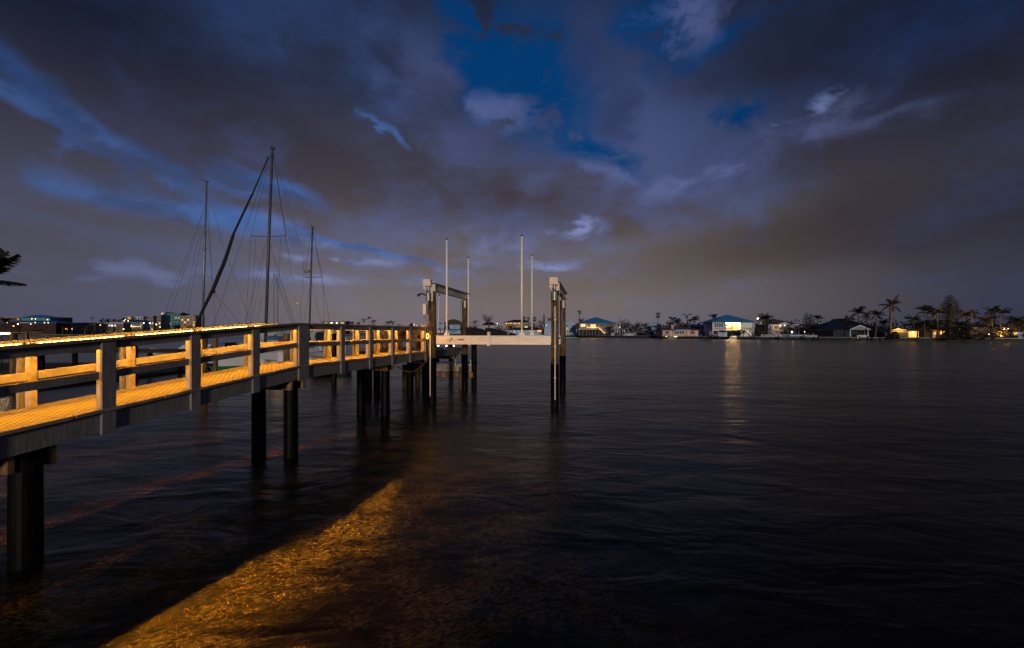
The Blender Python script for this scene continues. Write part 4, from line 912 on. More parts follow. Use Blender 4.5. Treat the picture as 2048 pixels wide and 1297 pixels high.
palm(11, 641, 10, 'dark palm before the left end of the blue roofed hall', 'feather', nf=24)
# near palm just outside the left edge, fronds reaching in
palm(-40, 561, 68, 'large near coconut palm leaning in at the left edge with fronds against the sky', 'feather', Y=22, nf=20, tr=.13, grp=None, zb_=0.2, stiff=.38)
near_bank = MB(); near_bank.add([(-60, -30, .18), (-24.5, -30, .18), (-24.5, 40, .18), (-60, 40, .18), (-60, -30, -3), (-24.5, -30, -3), (-24.5, 40, -3), (-60, 40, -3)], [(0, 1, 2, 3), (4, 5, 1, 0), (5, 6, 2, 1), (6, 7, 3, 2)])
tag(near_bank.build('bank', M_grass), kind='structure')
pine(1899.7, 591, 650, 15, 'big tiered Norfolk pine towering over the right bank')
pine(1612.5, 626, 656, 5.5, 'left one of the twin small pines'); pine(1621.5, 627, 656, 5, 'right one of the twin small pines')
pine(1088, 628, 650, 3, 'thin pointed pine left of the near right lift pile')
SHRUB = dict(name='shrub', cat='shrub')
tree(1695, 631, 652, 11, 'loose broadleaf tree on the left slope of the black roof')
tree(1660, 655, 675, 17, 'dark shrub mass between white fence and black roofed house', **SHRUB)
tree(1620, 648, 671, 22, 'wide dark shrubbery below the twin pines', **SHRUB)
tree(1570, 652, 672, 15, 'shrubs half hiding the glowing arched window', Y=190, **SHRUB)
tree(1525, 649, 676, 14, 'tall dark shrub right beside the bright balcony house', Y=195, **SHRUB)
tree(1413, 655, 676, 10, 'dark bush left of the bright balcony house', **SHRUB)
tree(1445, 661, 666, 8, 'small bush behind the row of upright kayaks', Y=196, **SHRUB)
tree(1478, 661, 671, 6, 'rounded shrub under the balcony lights', Y=193, **SHRUB)
tree(1244, 640, 664, 16, 'bare twiggy tree right of the stilt house', bare=True); tree(1262, 645, 668, 14, 'dark tree behind the white boats')
tree(1282, 656, 676, 12, 'shrubs at the water between the white boats and pink house', **SHRUB); tree(1305, 658, 675, 10, 'dark bush with pale flowers left of the pink house', **SHRUB)
tree(1362, 645, 656, 34, 'long dark hedge line behind the pink house', **SHRUB)
tree(1082, 641, 661, 12, 'dark leafy tree behind the slim fan palms'); tree(1062, 645, 662, 12, 'dark tree between the fan palms')
tree(1021, 648, 658, 12, 'rounded dark tree in front of the tan apartment block'); tree(1000, 651, 664, 9, 'grey leafed tree right of the lavender house')
tree(977, 630, 650, 17, 'bare branched tree standing up behind the lavender house', bare=True)
tree(950, 639, 662, 12, 'leafy tree right of the far left lift pile'); tree(880, 645, 664, 9, 'dark tree left of the near left guide post'); tree(934, 648, 666, 9, 'dark tree behind the rear left guide post')
tree(740, 648, 664, 22, 'dark tree mass under the middle palms'); tree(706, 649, 664, 12, 'dark bush under the leftmost palms above the rail', **SHRUB)
tree(775, 646, 664, 14, 'leafy clump under the two palms before the cabin'); tree(797, 648, 664, 16, 'lower tree line running to the pyramid roofed cabin')
tree(1985, 652, 680, 30, 'black shrub mass below the spiky palm', Y=134, **SHRUB); tree(2020, 648, 680, 24, 'black shrub mass near the right edge', Y=140, **SHRUB); tree(1940, 657, 680, 14, 'dark shrub right of the orange lit low palm', Y=138, **SHRUB)
tree(1902, 652, 681, 14, 'dark bush at the foot of the big pine', Y=140, **SHRUB); tree(1790, 664, 679, 9, 'small shrub below the yellow gable', Y=150, **SHRUB)
tree(2047, 640, 668, 12, 'tree cut by the right edge of the picture')
tree(20, 641, 660, 20, 'dark tree mass in front of the blue roofed hall'); tree(85, 650, 664, 22, 'dark hedge below the lit red wall of the hall', **SHRUB); tree(125, 650, 664, 20, 'dark hedge below the grey shed', **SHRUB)
tree(170, 646, 664, 18, 'dark trees behind the wind blown palm'); tree(212, 646, 664, 14, 'dark trees beside the bright blue pavilion'); tree(285, 650, 662, 16, 'dark trees below the white lamps', Y=470); tree(320, 652, 664, 14, 'dark trees at the foot of the white tower front', Y=480); tree(378, 650, 662, 12, 'dark trees at the foot of the tan block', Y=480)
tree(1240, 664, 676, 14, 'low dark bushes behind the covered boats', Y=262, **SHRUB)
# distant belt of trees that reads as one dark mass
mb = MB(); rng = random.Random(5)
for k in range(900):
    px = rng.uniform(-200, 2300); Y = shoreY(px)+40+rng.uniform(0, 20); hgt = rng.uniform(.2, 1)**1.3*(8 if px > 860 or px < 0 else 6.5)+2.5
    c = at(px, 666, Y); leafclump(mb, (c.x, c.y, LZ+hgt*.55), hgt*.55, 26, rng, .55)
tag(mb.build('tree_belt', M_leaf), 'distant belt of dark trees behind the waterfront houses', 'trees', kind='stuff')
# ---------------------------------------------------------------- white fence, gate, dock bits, boats on the right
def slab(name, m, label, cat, Y, boxes, group=None, parts=()):
    s_ = Y/F; t = thing(name, label, cat, (at((boxes[0][1]+boxes[0][3])/2, 0, Y).x, Y, 0), group)
    for nm, x0, y0, x1, y1, d0, d1, mm in boxes:
        MB().box((x0-1024)*s_, (x1-1024)*s_, Y+d0, Y+d1, H+(666-y1)*s_, H+(666-y0)*s_).build(nm, mm or m, t)
    return t
bx = []
for x0, x1 in ((1522, 1555), (1558, 1580)):
    bx += [('rail', x0, 670.0, x1, 670.8, 0, .1, None), ('panel', x0, 672.4, x1, 676, 0, .08, M_bluewall)]
    k = x0
    while k <= x1: bx.append(('post', k, 669.6, k+1, 676.5, -.12, -.01, None)); k += 10.4
slab('fence', M_white, 'low white railing fence with posts along the seawall left of the white gate', 'fence', 187, bx)
slab('gate', M_white, 'white plank gate at the seawall below the brown roofed house', 'gate', 182, [('panel', 1584, 670, 1607, 673, 0, .08, M_bluewall), ('plank', 1582, 674, 1608, 675.2, -.1, -.02, None), ('plank', 1582, 676.6, 1608, 677.8, -.1, -.02, None), ('post', 1580, 669, 1583.5, 680, -.25, -.11, M_bluewall), ('post', 1607.5, 669, 1610.5, 680, -.25, -.11, None)])
bx = []
for x0, x1 in ((1611, 1634), (1638, 1657)): bx += [('rail', x0, 671.0, x1, 671.8, 0, .1, None), ('panel', x0, 673, x1, 677, 0, .08, M_bluewall), ('post', x1-1, 670.8, x1, 677.5, -.12, -.01, None), ('post', (x0+x1)/2, 670.8, (x0+x1)/2+1, 677.5, -.12, -.01, None)]
slab('fence', M_white, 'low white railing fence right of the white gate', 'fence', 176, bx)
def piling(px, ytop, Y, r, label, m=None, grp=None):
    p = at(px, ytop, Y); mb = MB(); mb.tube([(p.x, p.y, -2), (p.x, p.y, p.z)], [r, r*.95], 14); return solo(mb, 'mooring_pile', m or M_wrap, label, 'mooring pile', grp)
for px, yt, lb in ((1434, 664, 'dock pile left of the upright kayaks'), (1457.5, 667, 'dock pile left of the small lit skiff'), (1473, 668, 'dock pile right of the small lit skiff'), (1506.5, 668, 'dock pile below the right end of the balcony house'), (1556.5, 669, 'dark pile in the gap of the left white fence'), (1608, 668, 'dark pile behind the right gate post'), (1636, 668, 'dark pile near the right end of the white fence'), (1346.5, 668, 'dock pile at the left end of the grey dinghy'), (1368.5, 669, 'dark pile right of the yellow lit dock'), (1331.5, 668, 'dark pile left of the yellow lit dock'), (1311, 667, 'dark pile left of the pink house'), (1735, 672, 'dark pile before the green porch door'), (1760, 672, 'dark pile right of the green porch door'), (1926, 680, 'dark pile at the seawall right of the big pine')):
    piling(px, yt, shoreY(px)-3, .22, lb, None, 'piles along the far seawall')
for px, lb in ((1235, 'first white boat lift post from the left beside the covered boats'), (1238.5, 'second white boat lift post from the left beside the covered boats'), (1245.5, 'third white boat lift post from the left beside the covered boats'), (1249, 'rightmost white boat lift post beside the covered boats')):
    piling(px, 660, 262, .16, lb, M_pvc, 'white lift posts by the covered boats')
# kayaks standing on end
for k in range(5):
    p = at(1439.5+3.3*k, 664, 192); s_ = 192/F; mb = MB(); n = 9; vs = []
    for i in range(n):
        f = i/(n-1); w_ = math.sin(math.pi*(.12+.86*(1-f)))**.7*1.5*s_; zz_ = p.z-11.5*s_*(1-(1-f))
        for j in range(8):
            a = 2*math.pi*j/8; vs.append((p.x+w_*math.cos(a), p.y+w_*.55*math.sin(a), p.z-10.5*s_*f))
    mb.add(vs, [(i*8+j, i*8+(j+1) % 8, (i+1)*8+(j+1) % 8, (i+1)*8+j) for i in range(n-1) for j in range(8)]+[tuple(range(8))[::-1], tuple(range((n-1)*8, n*8))])
    solo(mb, 'kayak', wall_mat('light_blue_hull', (.42, .62, .85)), 'pale blue upright kayak, '+('leftmost', 'second from the left', 'middle one', 'second from the right', 'rightmost')[k]+' of five by the balcony house', 'kayak', 'kayaks standing in a row', True)
def hull(name, label, cat, A, Bp, beam, z0, z1, m, keel=None, stripe=None, group=None, deckm=None, flare=.75, bow=.28):
    """boat hull lofted from bow A to stern Bp (world xy)"""
    A = Vector((A[0], A[1], 0)); Bp = Vector((Bp[0], Bp[1], 0)); d = (Bp-A); L = d.length; d.normalize(); n = Vector((d.y, -d.x, 0))
    t = thing(name, label, cat, ((A.x+Bp.x)/2, (A.y+Bp.y)/2, 0), group)
    def loft(za, zb_, wa, wb, nm, mm, par):
        mb = MB(); N_ = 15; vs = []
        for i in range(N_):
            f = i/(N_-1); wid = beam/2*(math.sin(math.pi*min(.5+.0, f*.62+.0))**.75 if f < .8 else math.sin(math.pi*min(.5, .62*.8))**.75*(1-(f-.8)*.7)); sh = (z1-z0)*.22*(1-f)**2; c = A+d*L*f; back = d*L*.06*(1-f)
            for wd_, z_, o_ in ((wb, zb_, 0), (wa, za, 1)):
                sx = sh if z_ > z0+.5*(z1-z0) else 0
                vs += [c+back*o_-n*wid*wd_+Z*(z_+sx), c+back*o_+n*wid*wd_+Z*(z_+sx)]
        fs = []
        for i in range(N_-1):
            a, b_ = i*4, (i+1)*4; fs += [(a, a+2, b_+2, b_), (a+1, b_+1, b_+3, a+3), (a, b_, b_+1, a+1), (a+2, a+3, b_+3, b_+2)]
        fs += [(0, 1, 3, 2), tuple((N_-1)*4+q for q in (0, 2, 3, 1))]
        mb.add(vs, fs); return mb.build(nm, mm, par)
    zm = z0+(z1-z0)*.30
    if keel: loft(z0-.5, zm, .35, .80, 'boot_stripe', keel, t); loft(zm+.003, z1, .80, 1.0, 'hull', m, t)
    else: loft(z0-.5, z1, .35, 1.0, 'hull', m, t)
    t['_f'] = 0; del t['_f']
    return t, A, d, n, L
M_gel = mat('white_gelcoat', (.50, .54, .66), .35, var=.08, scale=.6); M_canvas = mat('blue_canvas', (.05, .11, .28), .8, var=.3, scale=3); M_green = mat('green_boot_paint', (.01, .16, .09), .5)
M_mast = mat('anodised_mast', (.085, .10, .14), .45, .2, var=.2, scale=2); M_rig = mat('steel_rigging', (.10, .11, .13), .4, .5)
for (x0, x1, y_, lb) in ((1222, 1252, 664.5, 'long pale boat under cover beside the white lift posts'), (1253, 1288, 665, 'second long pale boat under cover right of the white lift posts')):
    a = at(x0, 0, 264); c = at(x1, 0, 264); t, A_, d_, n_, L_ = hull('covered_boat', lb, 'boat', (a.x, a.y), (c.x, c.y), 3, .9, 2.4, M_gel)
    mb = MB(); vs = []
    for i in range(9):
        f = i/8; c_ = A_+d_*L_*f; wv_ = 1.3*math.sin(math.pi*(.12+f*.76)); vs += [c_-n_*wv_+Z*2.42, c_+Z*(2.45+.9*math.sin(math.pi*(.1+.8*f))), c_+n_*wv_+Z*2.42]
    mb.add(vs, [(i*3+j, i*3+j+1, (i+1)*3+j+1, (i+1)*3+j) for i in range(8) for j in range(2)]); mb.build('cover', wall_mat('pale_cover', (.26, .38, .55)), t)
a = at(1335, 0, 205); c = at(1348, 0, 205); hull('dinghy', 'grey dinghy on the yellow lit dock before the pink house', 'dinghy', (a.x, a.y), (c.x, c.y), 1.6, .3, 1.3, M_grey)
slab('dock_light', emis('yellow_dock', (1, .92, .25), 2.0), 'bright yellow strip light on the dock before the pink house', 'dock light', 204, [('lens', 1348, 672.8, 1354, 674.6, -.2, 0, None), ('housing', 1348, 674.7, 1354.3, 675.2, -.25, .05, M_grey)])
slab('dock_light', emis('yellow_dock', (1, .92, .25), 2.0), 'small yellow light at the left end of the grey dinghy', 'dock light', 204, [('lens', 1331.6, 672.9, 1333.3, 674.4, -.2, 0, None), ('housing', 1331.5, 674.5, 1333.5, 675.2, -.25, .05, M_grey)])
a = at(1459, 0, 190); c = at(1472, 0, 190); t, *_ = hull('skiff', 'small skiff with a warm glow on board between two piles', 'skiff', (a.x, a.y), (c.x, c.y), 1.8, .1, 1.2, M_gel); MB().box(a.x+.8, c.x-.2, 189.3, 189.4, 1.22, 1.5).build('cabin_light', emis('skiff_glow', (1, .5, .2), 2.2), t)
a = at(1714, 0, 158); c = at(1731, 0, 158); t, *_ = hull('rowing_boat', 'white rowing boat hung before the dark porch', 'rowing boat', (a.x, a.y), (c.x, c.y), 1.5, 1.25, 2.0, M_gel); MB().box(a.x+.7, c.x-.5, 157.6, 158.2, 2.02, 2.2).build('cover', M_cream, t)
# green underwater light by the pale blue block
mb = MB(); c = at(1142, 0, 274); mb.add([(c.x+5*math.cos(k*.3927), c.y+3*math.sin(k*.3927), .03) for k in range(16)], [tuple(range(16))])
green = solo(mb, 'underwater_light', emis('green_water_light', (.25, 1, .06), .9), 'green glowing light in the water below the pale blue block', 'underwater light')
# row of small piles in front of the low seawall at right
mb = MB()
# ================================================================ marina behind the pier
def line(mb, p, q, r=.02): mb.tube([p, q], r, 4, False)
def px3(px, py, Y): return at(px, py, Y)
# main ketch
Yk = 34.0; s_ = Yk/F
a = at(418, 0, 31.5); c = at(655, 0, 37.5)
ketch, A_, d_, n_, L_ = hull('ketch', 'two masted white sailing yacht with green waterline and dark furled headsail moored behind the pier', 'sailing yacht', (a.x, a.y), (c.x, c.y), 3.6, .12, 1.35, M_gel, M_green)
mb = MB(); mb.hexa([A_+d_*3+n_*.9+Z*1.36, A_+d_*7.6+n_*1.1+Z*1.36, A_+d_*7.6-n_*1.1+Z*1.36, A_+d_*3-n_*.9+Z*1.36], [A_+d_*3.4+n_*.7+Z*1.95, A_+d_*7.4+n_*.9+Z*2.0, A_+d_*7.4-n_*.9+Z*2.0, A_+d_*3.4-n_*.7+Z*1.95]); mb.build('cabin', M_gel, ketch, bevel=.06)
mb = MB()
for k in range(4): q = A_+d_*(4.1+.85*k)+n_*.93+Z*1.62; mb.hexa([q, q+d_*.5, q+d_*.5+n_*.04, q+n_*.04], [p+Z*.17 for p in (q, q+d_*.5, q+d_*.5+n_*.04, q+n_*.04)])
mb.build('cabin_windows', M_glass, ketch)
m0, m1 = px3(530, 676, Yk), px3(545, 297, Yk)
MB().tube([m0-Z*1.1, m0.lerp(m1, .5), m1], [.115, .11, .085], 12).build('main_mast', M_mast, ketch, smooth=True)
mb = MB(); mb.box(m1.x-.14, m1.x+.16, m1.y-.06, m1.y+.06, m1.z-.1, m1.z+.08); mb.tube([m1, m1+Z*.38+Vector((-.02, 0, 0))], .012, 4); mb.tube([m1+Vector((-.1, 0, .05)), m1+Vector((-.14, 0, .24))], .03, 5); mb.build('masthead_fitting', M_blackcap, ketch)
# furled headsail, thicker low down
mb = MB(); pts = []; rd = []
for (x_, y_), r_ in zip(((391, 652), (397, 638), (410, 612), (428, 575), (437, 552), (447, 529), (457, 500), (466, 472), (468, 466), (486, 428), (503, 392), (506, 386), (522, 349), (537, 314)), (.08, .09, .11, .13, .135, .13, .12, .105, .085, .08, .075, .055, .05, .045)):
    pts.append(px3(x_, y_, 32.2+1.6*(652-y_)/340)); rd.append(r_)
mb.tube(pts, rd, 8); mb.build('furled_headsail', mat('dark_sail_cover', (.008, .014, .018), .8, var=.3, scale=4), ketch, smooth=True)
k0 = px3(427, 583, 33)
mb = MB(); mb.ball(tuple(k0), .16, 6); mb.ball(tuple(px3(466, 471, 33.4)), .1, 6); mb.ball(tuple(px3(506, 388, 33.8)), .09, 6); mb.build('sail_ties', mat('furl_ties', (.10, .07, .03), .8), ketch)
mz0, mz1 = px3(617.5, 676, 36.5), px3(625, 455, 36.5)
MB().tube([mz0-Z*1.1, mz1], [.08, .06], 10).build('mizzen_mast', M_mast, ketch, smooth=True)
mb = MB(); mb.box(mz1.x-.09, mz1.x+.11, mz1.y-.05, mz1.y+.05, mz1.z-.08, mz1.z+.05); mb.build('masthead_fitting', M_blackcap, ketch)
def spread(p, q, nm='spreader', r=.03): MB().tube([p, q], r, 6).build(nm, M_mast, ketch)
sc_ = m0.lerp(m1, (676-474)/(676-297)); spread(sc_, px3(502, 472.5, Yk)); spread(sc_, px3(574, 471.5, Yk))
sz = px3(620, 555, 36.5); spread(sz, px3(607, 555, 36.5)); spread(sz, px3(645, 554.5, 36.5))
# radar bracket on the mizzen
rp = px3(617, 545, 36.4); mb = MB(); mb.tube([rp+Vector((.1, 0, -.25)), rp+Vector((-.35, 0, -.05)), rp+Vector((-.46, 0, .3)), rp+Vector((-.42, 0, .95))], .035, 6); mb.tube([rp+Vector((-.42, 0, .95)), rp+Vector((-.25, 0, .9))], .03, 6); mb.tube([rp+Vector((-.1, 0, 0)), rp+Vector((-.1, 0, .17))], .22, 12); mb.tube([rp+Vector((-.45, 0, .3)), rp+Vector((.15, 0, .12))], .03, 5); mb.build('radar_bracket', mat('dull_radar_white', (.3, .3, .32), .8), ketch)
stays = [((545, 300, Yk), (574, 472, Yk)), ((574, 472, Yk), (600, 670, 35)), ((545, 300, Yk), (502, 472, Yk)), ((502, 472, Yk), (490, 672, 33)), ((544, 300, Yk), (424, 660, 33.5)), ((545, 299, Yk), (624, 454, 36.5)), ((546, 305, Yk), (612, 530, 36.5)), ((546, 305, Yk), (607, 660, 36)), ((545, 298, Yk), (572, 470, Yk)), ((535, 475, Yk), (500, 665, 33)), ((537, 480, Yk), (594, 668, 35)), ((530, 488, Yk), (486, 668, 33.4)), ((561, 476, Yk), (556, 660, Yk)), ((512, 475, Yk), (501, 660, Yk)), ((625, 460, 36.5), (645, 555, 36.5)), ((645, 555, 36.5), (650, 668, 36.5)), ((624, 460, 36.5), (607, 555, 36.5)), ((607, 555, 36.5), (597, 668, 36.5)), ((622, 560, 36.5), (605, 662, 36.5)), ((622, 560, 36.5), (646, 662, 36.5)), ((625, 458, 36.5), (664, 668, 37)), ((427, 583, 33), (465, 660, 32.6)), ((427, 583, 33), (492, 662, 33)), ((545, 300, Yk), (585, 560, Yk)), ((548, 548, Yk), (590, 668, 34.5)), ((515, 640, 33.8), (524, 590, 33.8))]
for p, q in stays:
    mb = MB(); line(mb, px3(*p), px3(*q), .0125 if p[1] < 400 else .011); mb.build('stay', M_rig, ketch)
# boom with blue cover, rails on deck
bq = px3(532, 676, Yk)
mb = MB(); mb.tube([bq, bq+d_*3.4-Z*.1], [.17, .13], 8); mb.build('boom_cover', M_canvas, ketch, smooth=True)
mb = MB()
for k in range(13):
    q = A_+d_*(.5+.62*k)+n_*(1.4*min(1, .35+k*.12))+Z*(1.5+.25*(1-k/13)**2)
    line(mb, q-Z*.1, q+Z*.55, .014)
    if k: line(mb, prev+Z*.55, q+Z*.55, .010)
    prev = q
mb.build('guard_rail', M_galv, ketch)
# sloop with the left mast
sloop, A2, d2, n2, L2 = hull('sloop', 'white single masted sloop moored left of the two masted yacht', 'sailing yacht', (at(300, 0, 43).x, 43), (at(455, 0, 46).x, 46), 3.0, .12, 1.2, M_gel, M_navy)
q0, q1 = px3(404, 675, 45), px3(413, 364, 45); MB().tube([q0-Z*1, q0.lerp(q1, .5), q1], [.12, .115, .09], 10).build('mast', mat('pale_mast', (.22, .28, .40), .4, .4), sloop, smooth=True)
mb = MB(); mb.box(q1.x-.15, q1.x+.22, q1.y-.05, q1.y+.05, q1.z-.06, q1.z+.05); line(mb, q1+Vector((-.55, 0, .2)), q1+Vector((.1, 0, .03)), .02); line(mb, q1+Vector((-.55, 0, .1)), q1+Vector((-.55, 0, .27)), .02); mb.build('masthead_fitting', M_blackcap, sloop)
MB().tube([px3(404, 499, 45), px3(421, 496, 45)], .03, 6).build('spreader', M_mast, sloop)
mb = MB(); mb.hexa([A2+d2*2.2+n2*.8+Z*1.2, A2+d2*6+n2*.9+Z*1.2, A2+d2*6-n2*.9+Z*1.2, A2+d2*2.2-n2*.8+Z*1.2], [A2+d2*2.8+n2*.6+Z*1.75, A2+d2*5.8+n2*.75+Z*1.8, A2+d2*5.8-n2*.75+Z*1.8, A2+d2*2.8-n2*.6+Z*1.75]); mb.build('cabin', M_gel, sloop)
for p, q in (((408, 417), (330, 628)), ((407, 420), (334, 650)), ((406, 430), (360, 655)), ((410, 440), (370, 655)), ((415, 372), (445, 490)), ((445, 490), (505, 655)), ((414, 372), (421, 497)), ((421, 497), (431, 655)), ((414, 420), (424, 560)), ((403, 583), (428, 583))):
    mb = MB(); line(mb, px3(*p, 45), px3(*q, 45), .014); mb.build('stay', M_rig, sloop)
# far masts of a boat hidden behind
for i, (px, yt, lb) in enumerate(((548, 547, 'thin bare mast of a far boat just right of the main mast'), (554.5, 549, 'second thin bare mast right of the main mast'))):
    t, A3, d3_, n3_, L3 = hull('small_yacht', lb.replace('bare mast', 'masted small yacht'), 'sailing yacht', (at(px-16, 0, 62+6*i).x, 62+6*i), (at(px+22, 0, 64+6*i).x, 64+6*i), 2.4, .1, 1.0, M_gel)
    p = px3(px, yt, 63+6*i); MB().tube([(p.x, p.y, .8), tuple(p)], [.06, .04], 6).build('mast', M_mast, t); mb = MB(); line(mb, p, px3(px+42, 655, 63+6*i), .018); line(mb, p, px3(px-20, 655, 63+6*i), .012); mb.build('stay', M_rig, t)
# motor yachts and low craft between the rails
t, A3, d3_, n3_, L3 = hull('motor_yacht', 'grey white motor yacht with dark windows filling the gap behind the corner post', 'motor yacht', (at(480, 0, 52).x, 52), (at(655, 0, 52).x, 52), 3.6, .1, 1.5, M_gel, M_navy)
xa = at(512, 0, 52).x; xb = at(640, 0, 52).x
MB().box(xa, xb, 50.9, 53.2, 1.5, 3.02).build('superstructure', wall_mat('dull_white_cabin', (.30, .36, .42)), t, bevel=.05); MB().box(xa-.4, xb+.2, 50.5, 53.6, 3.03, 3.1).build('flybridge_roof', M_gel, t)
for px in (531, 549, 572, 630): MB().box(at(px, 0, 50.9).x, at(px+4.5, 0, 50.9).x, 50.84, 50.89, 2.3, 2.78).build('window', M_glass, t)
t, A3, d3_, n3_, L3 = hull('motor_boat', 'low white motor boat with blue canvas moored behind the second bay of the pier', 'motor boat', (at(392, 0, 40).x, 40), (at(498, 0, 40).x, 40), 2.6, .15, 1.3, M_gel)
mb = MB(); mb.hexa([A3+d3_*1.4+n3_*.8+Z*1.3, A3+d3_*3.2+n3_*.9+Z*1.3, A3+d3_*3.2-n3_*.9+Z*1.3, A3+d3_*1.4-n3_*.8+Z*1.3], [A3+d3_*2.0+n3_*.6+Z*2.0, A3+d3_*3.3+n3_*.8+Z*2.1, A3+d3_*3.3-n3_*.8+Z*2.1, A3+d3_*2.0-n3_*.6+Z*2.0]); mb.build('windscreen', M_canvas, t)
MB().box(A3.x+3.0, A3.x+4.6, 39.4, 40.6, 2.45, 2.52).build('canopy', M_canvas, t)
t, A3, d3_, n3_, L3 = hull('skiff', 'small white skiff with raised metal frame seen left of the corner post', 'skiff', (at(520, 0, 24).x, 24), (at(590, 0, 25).x, 25), 1.6, .15, 1.3, M_gel)
MB().box(A3.x+1.0, A3.x+1.7, 24.0, 24.6, 1.3, 1.9).build('console', M_gel, t)
mb = MB(); q = A3+d3_*.9
for o_ in (0, .8): mb.tube([q+d_*o_+Z*1.3, q+d_*o_+Z*2.15, q+d_*(o_+.5)+Z*2.15], .025, 6)
mb.build('rail_frame', M_galv, t)
solo(MB().add(*(lambda m_: (m_.v, m_.f))(MB().ball((at(563, 677, 44).x, 44, at(563, 677, 44).z-.15), .32, 10))), 'buoy', mat('red_buoy', (.55, .03, .05), .4), 'red round buoy on the deck line behind the bay left of the corner post', 'buoy', smooth=True)
t, A3, d3_, n3_, L3 = hull('motor_boat', 'low blue grey motor boat right of the corner post seen through the first level bay', 'motor boat', (at(612, 0, 30).x, 30), (at(700, 0, 30.5).x, 30.5), 2.2, .15, 1.15, M_gel, M_navy)
MB().box(A3.x+1.4, A3.x+2.3, 29.6, 30.6, 1.15, 2.0).build('console', M_gel, t); MB().tube([(A3.x+2.7, 30.2, 1.2), (A3.x+2.75, 30.2, 2.7)], .05, 6).build('pole', M_galv, t)
# long dark marina dock on the left
md = thing('marina_dock', 'long low dark dock with stub piles on the left beyond the pier', 'dock', (at(230, 0, 32).x, 32, 0))
xa, xb = at(60, 0, 32).x, at(395, 0, 32).x
MB().box(xa, xb, 31.2, 32.8, 1.52, 1.76).build('deck', mat('black_timber', (.025, .02, .018), .8, var=.4), md)
for px in (73, 84, 150, 215, 300, 360, 390): p = at(px, 0, 31.4); MB().tube([(p.x, p.y, -2), (p.x, p.y, 1.5)], .16, 10).build('pile', M_wrap, md)
MB().tube([(at(73, 0, 31).x, 31, 1.0), (at(73, 0, 31).x, 31, 2.0)], .17, 10).build('pile', M_wrap, md)
for px, Y, r, lb, m in ((27, 21, .15, 'brown mooring pile beside the pier at the left edge', M_pilewood), (270, 26, .15, 'dark mooring pile behind the third far post of the pier', M_wrap), (407, 19, .17, 'brown mooring pile glowing orange behind the bay left of the second post', M_pilewood), (431, 24, .13, 'thin brown mooring pile right of the thicker glowing one', M_pilewood), (573, 22, .16, 'brown mooring pile just left of the corner post', M_pilewood), (668, 24, .15, 'dark mooring pile in the first level bay', M_wrap), (737.5, 20, .16, 'dark pile standing behind the second pair of pier piles', M_wrap), (756, 25, .15, 'short dark mooring pile right of the third level post', M_wrap), (902, 27, .16, 'dark mooring pile beyond the pier head', M_wrap)):
    p = at(px, 0, Y); mb = MB(); mb.tube([(p.x, Y, -2.5), (p.x, Y, 2.95 if px not in (756, 902) else 2.45)], [r, r*.93], 16); solo(mb, 'mooring_pile', m, lb, 'mooring pile', 'mooring piles around the pier', smooth=False)
# near lamp over the water at far left
fl = thing('floodlight', 'bright orange white floodlight on a dock rail at the left edge', 'floodlight', (at(14, 0, 34).x, 34, 0))
p = at(14, 667.6, 34); MB().box(p.x-.20, p.x+.26, 33.9, 34.1, p.z-.07, p.z+.07).build('lens', emis('flood_lens', (1, .72, .35), 14), fl); MB().tube([(p.x, 34.15, -1), (p.x, 34.15, p.z-.1)], .035, 8).build('pole', M_wrap, fl)
point((p.x, 33.2, p.z), 30, (1, .55, .18), fl.children[0], .2)
fl = thing('floodlight', 'whiter floodlight cut by the left edge of the picture', 'floodlight', (at(-1, 0, 34).x, 34, 0))
p = at(-1, 667.2, 34); MB().box(p.x-.20, p.x+.26, 33.9, 34.1, p.z-.07, p.z+.07).build('lens', emis('flood_lens2', (1, .9, .8), 14), fl); MB().tube([(p.x, 34.15, -1), (p.x, 34.15, p.z-.1)], .035, 8).build('pole', M_wrap, fl)
nd = thing('neighbour_dock', 'neighbouring dock with a railing lit orange at the left edge', 'dock', (at(30, 0, 33.5).x, 33.5, 0))
for px in (24.8, 55): p = at(px, 0, 33.6); MB().box(p.x-.07, p.x+.07, 33.5, 33.64, 1.8, 3.0).build('post', M_wood, nd)
p, q = at(-30, 0, 33.6), at(90, 0, 33.6); MB().box(p.x, q.x, 33.5, 33.68, 3.0, 3.05).build('top_rail', M_wood, nd); MB().box(p.x, q.x, 33.0, 34.4, 1.6, 1.8).build('deck', M_board, nd)
# gull against the dusk
mb = MB(); g_ = at(596, 607, 30); mb.tube([g_+Vector((-.13, 0, -.05)), g_, g_+Vector((.12, 0, .06))], [.02, .05, .01], 8)
mb.add([g_, g_+Vector((.03, .05, 0)), g_+Vector((.10, .1, .16)), g_+Vector((-.01, .02, .02))], [(0, 1, 2, 3)]); mb.add([g_, g_+Vector((.03, -.05, 0)), g_+Vector((.16, -.1, .10)), g_+Vector((-.01, -.02, .02))], [(0, 1, 2, 3)])
solo(mb, 'seagull', mat('white_feathers', (.85, .82, .78), .7), 'tiny white gull flying between the two masts of the yacht', 'bird')
# ================================================================ pier head furniture
def head(nm, label, cat, t, wv, group=None): p = pt(t, wv, 0, True); return thing(nm, label, cat, tuple(p), group)
for i, (t_, wv, lb) in enumerate(((10.9, 1.86, 'white deck light left of the near left lift pile'), (12.6, 1.26, 'white deck light at the pier head, left of the other two under the beam'), (12.6, .8, 'white deck light at the pier head, middle one under the beam'), (12.6, .38, 'white deck light at the pier head, rightmost under the beam'))):
    p = pt(t_, wv, 0, True); t = thing('deck_light', lb, 'deck light', tuple(p), 'small white lights on the pier head')
    MB().tube([p+Z*.002, p+Z*.06], .05, 10).build('base', M_galv, t); MB().ball(tuple(p+Z*.085), .032, 8).build('bulb', emis('white_bulb', (.95, .97, 1), 22), t)
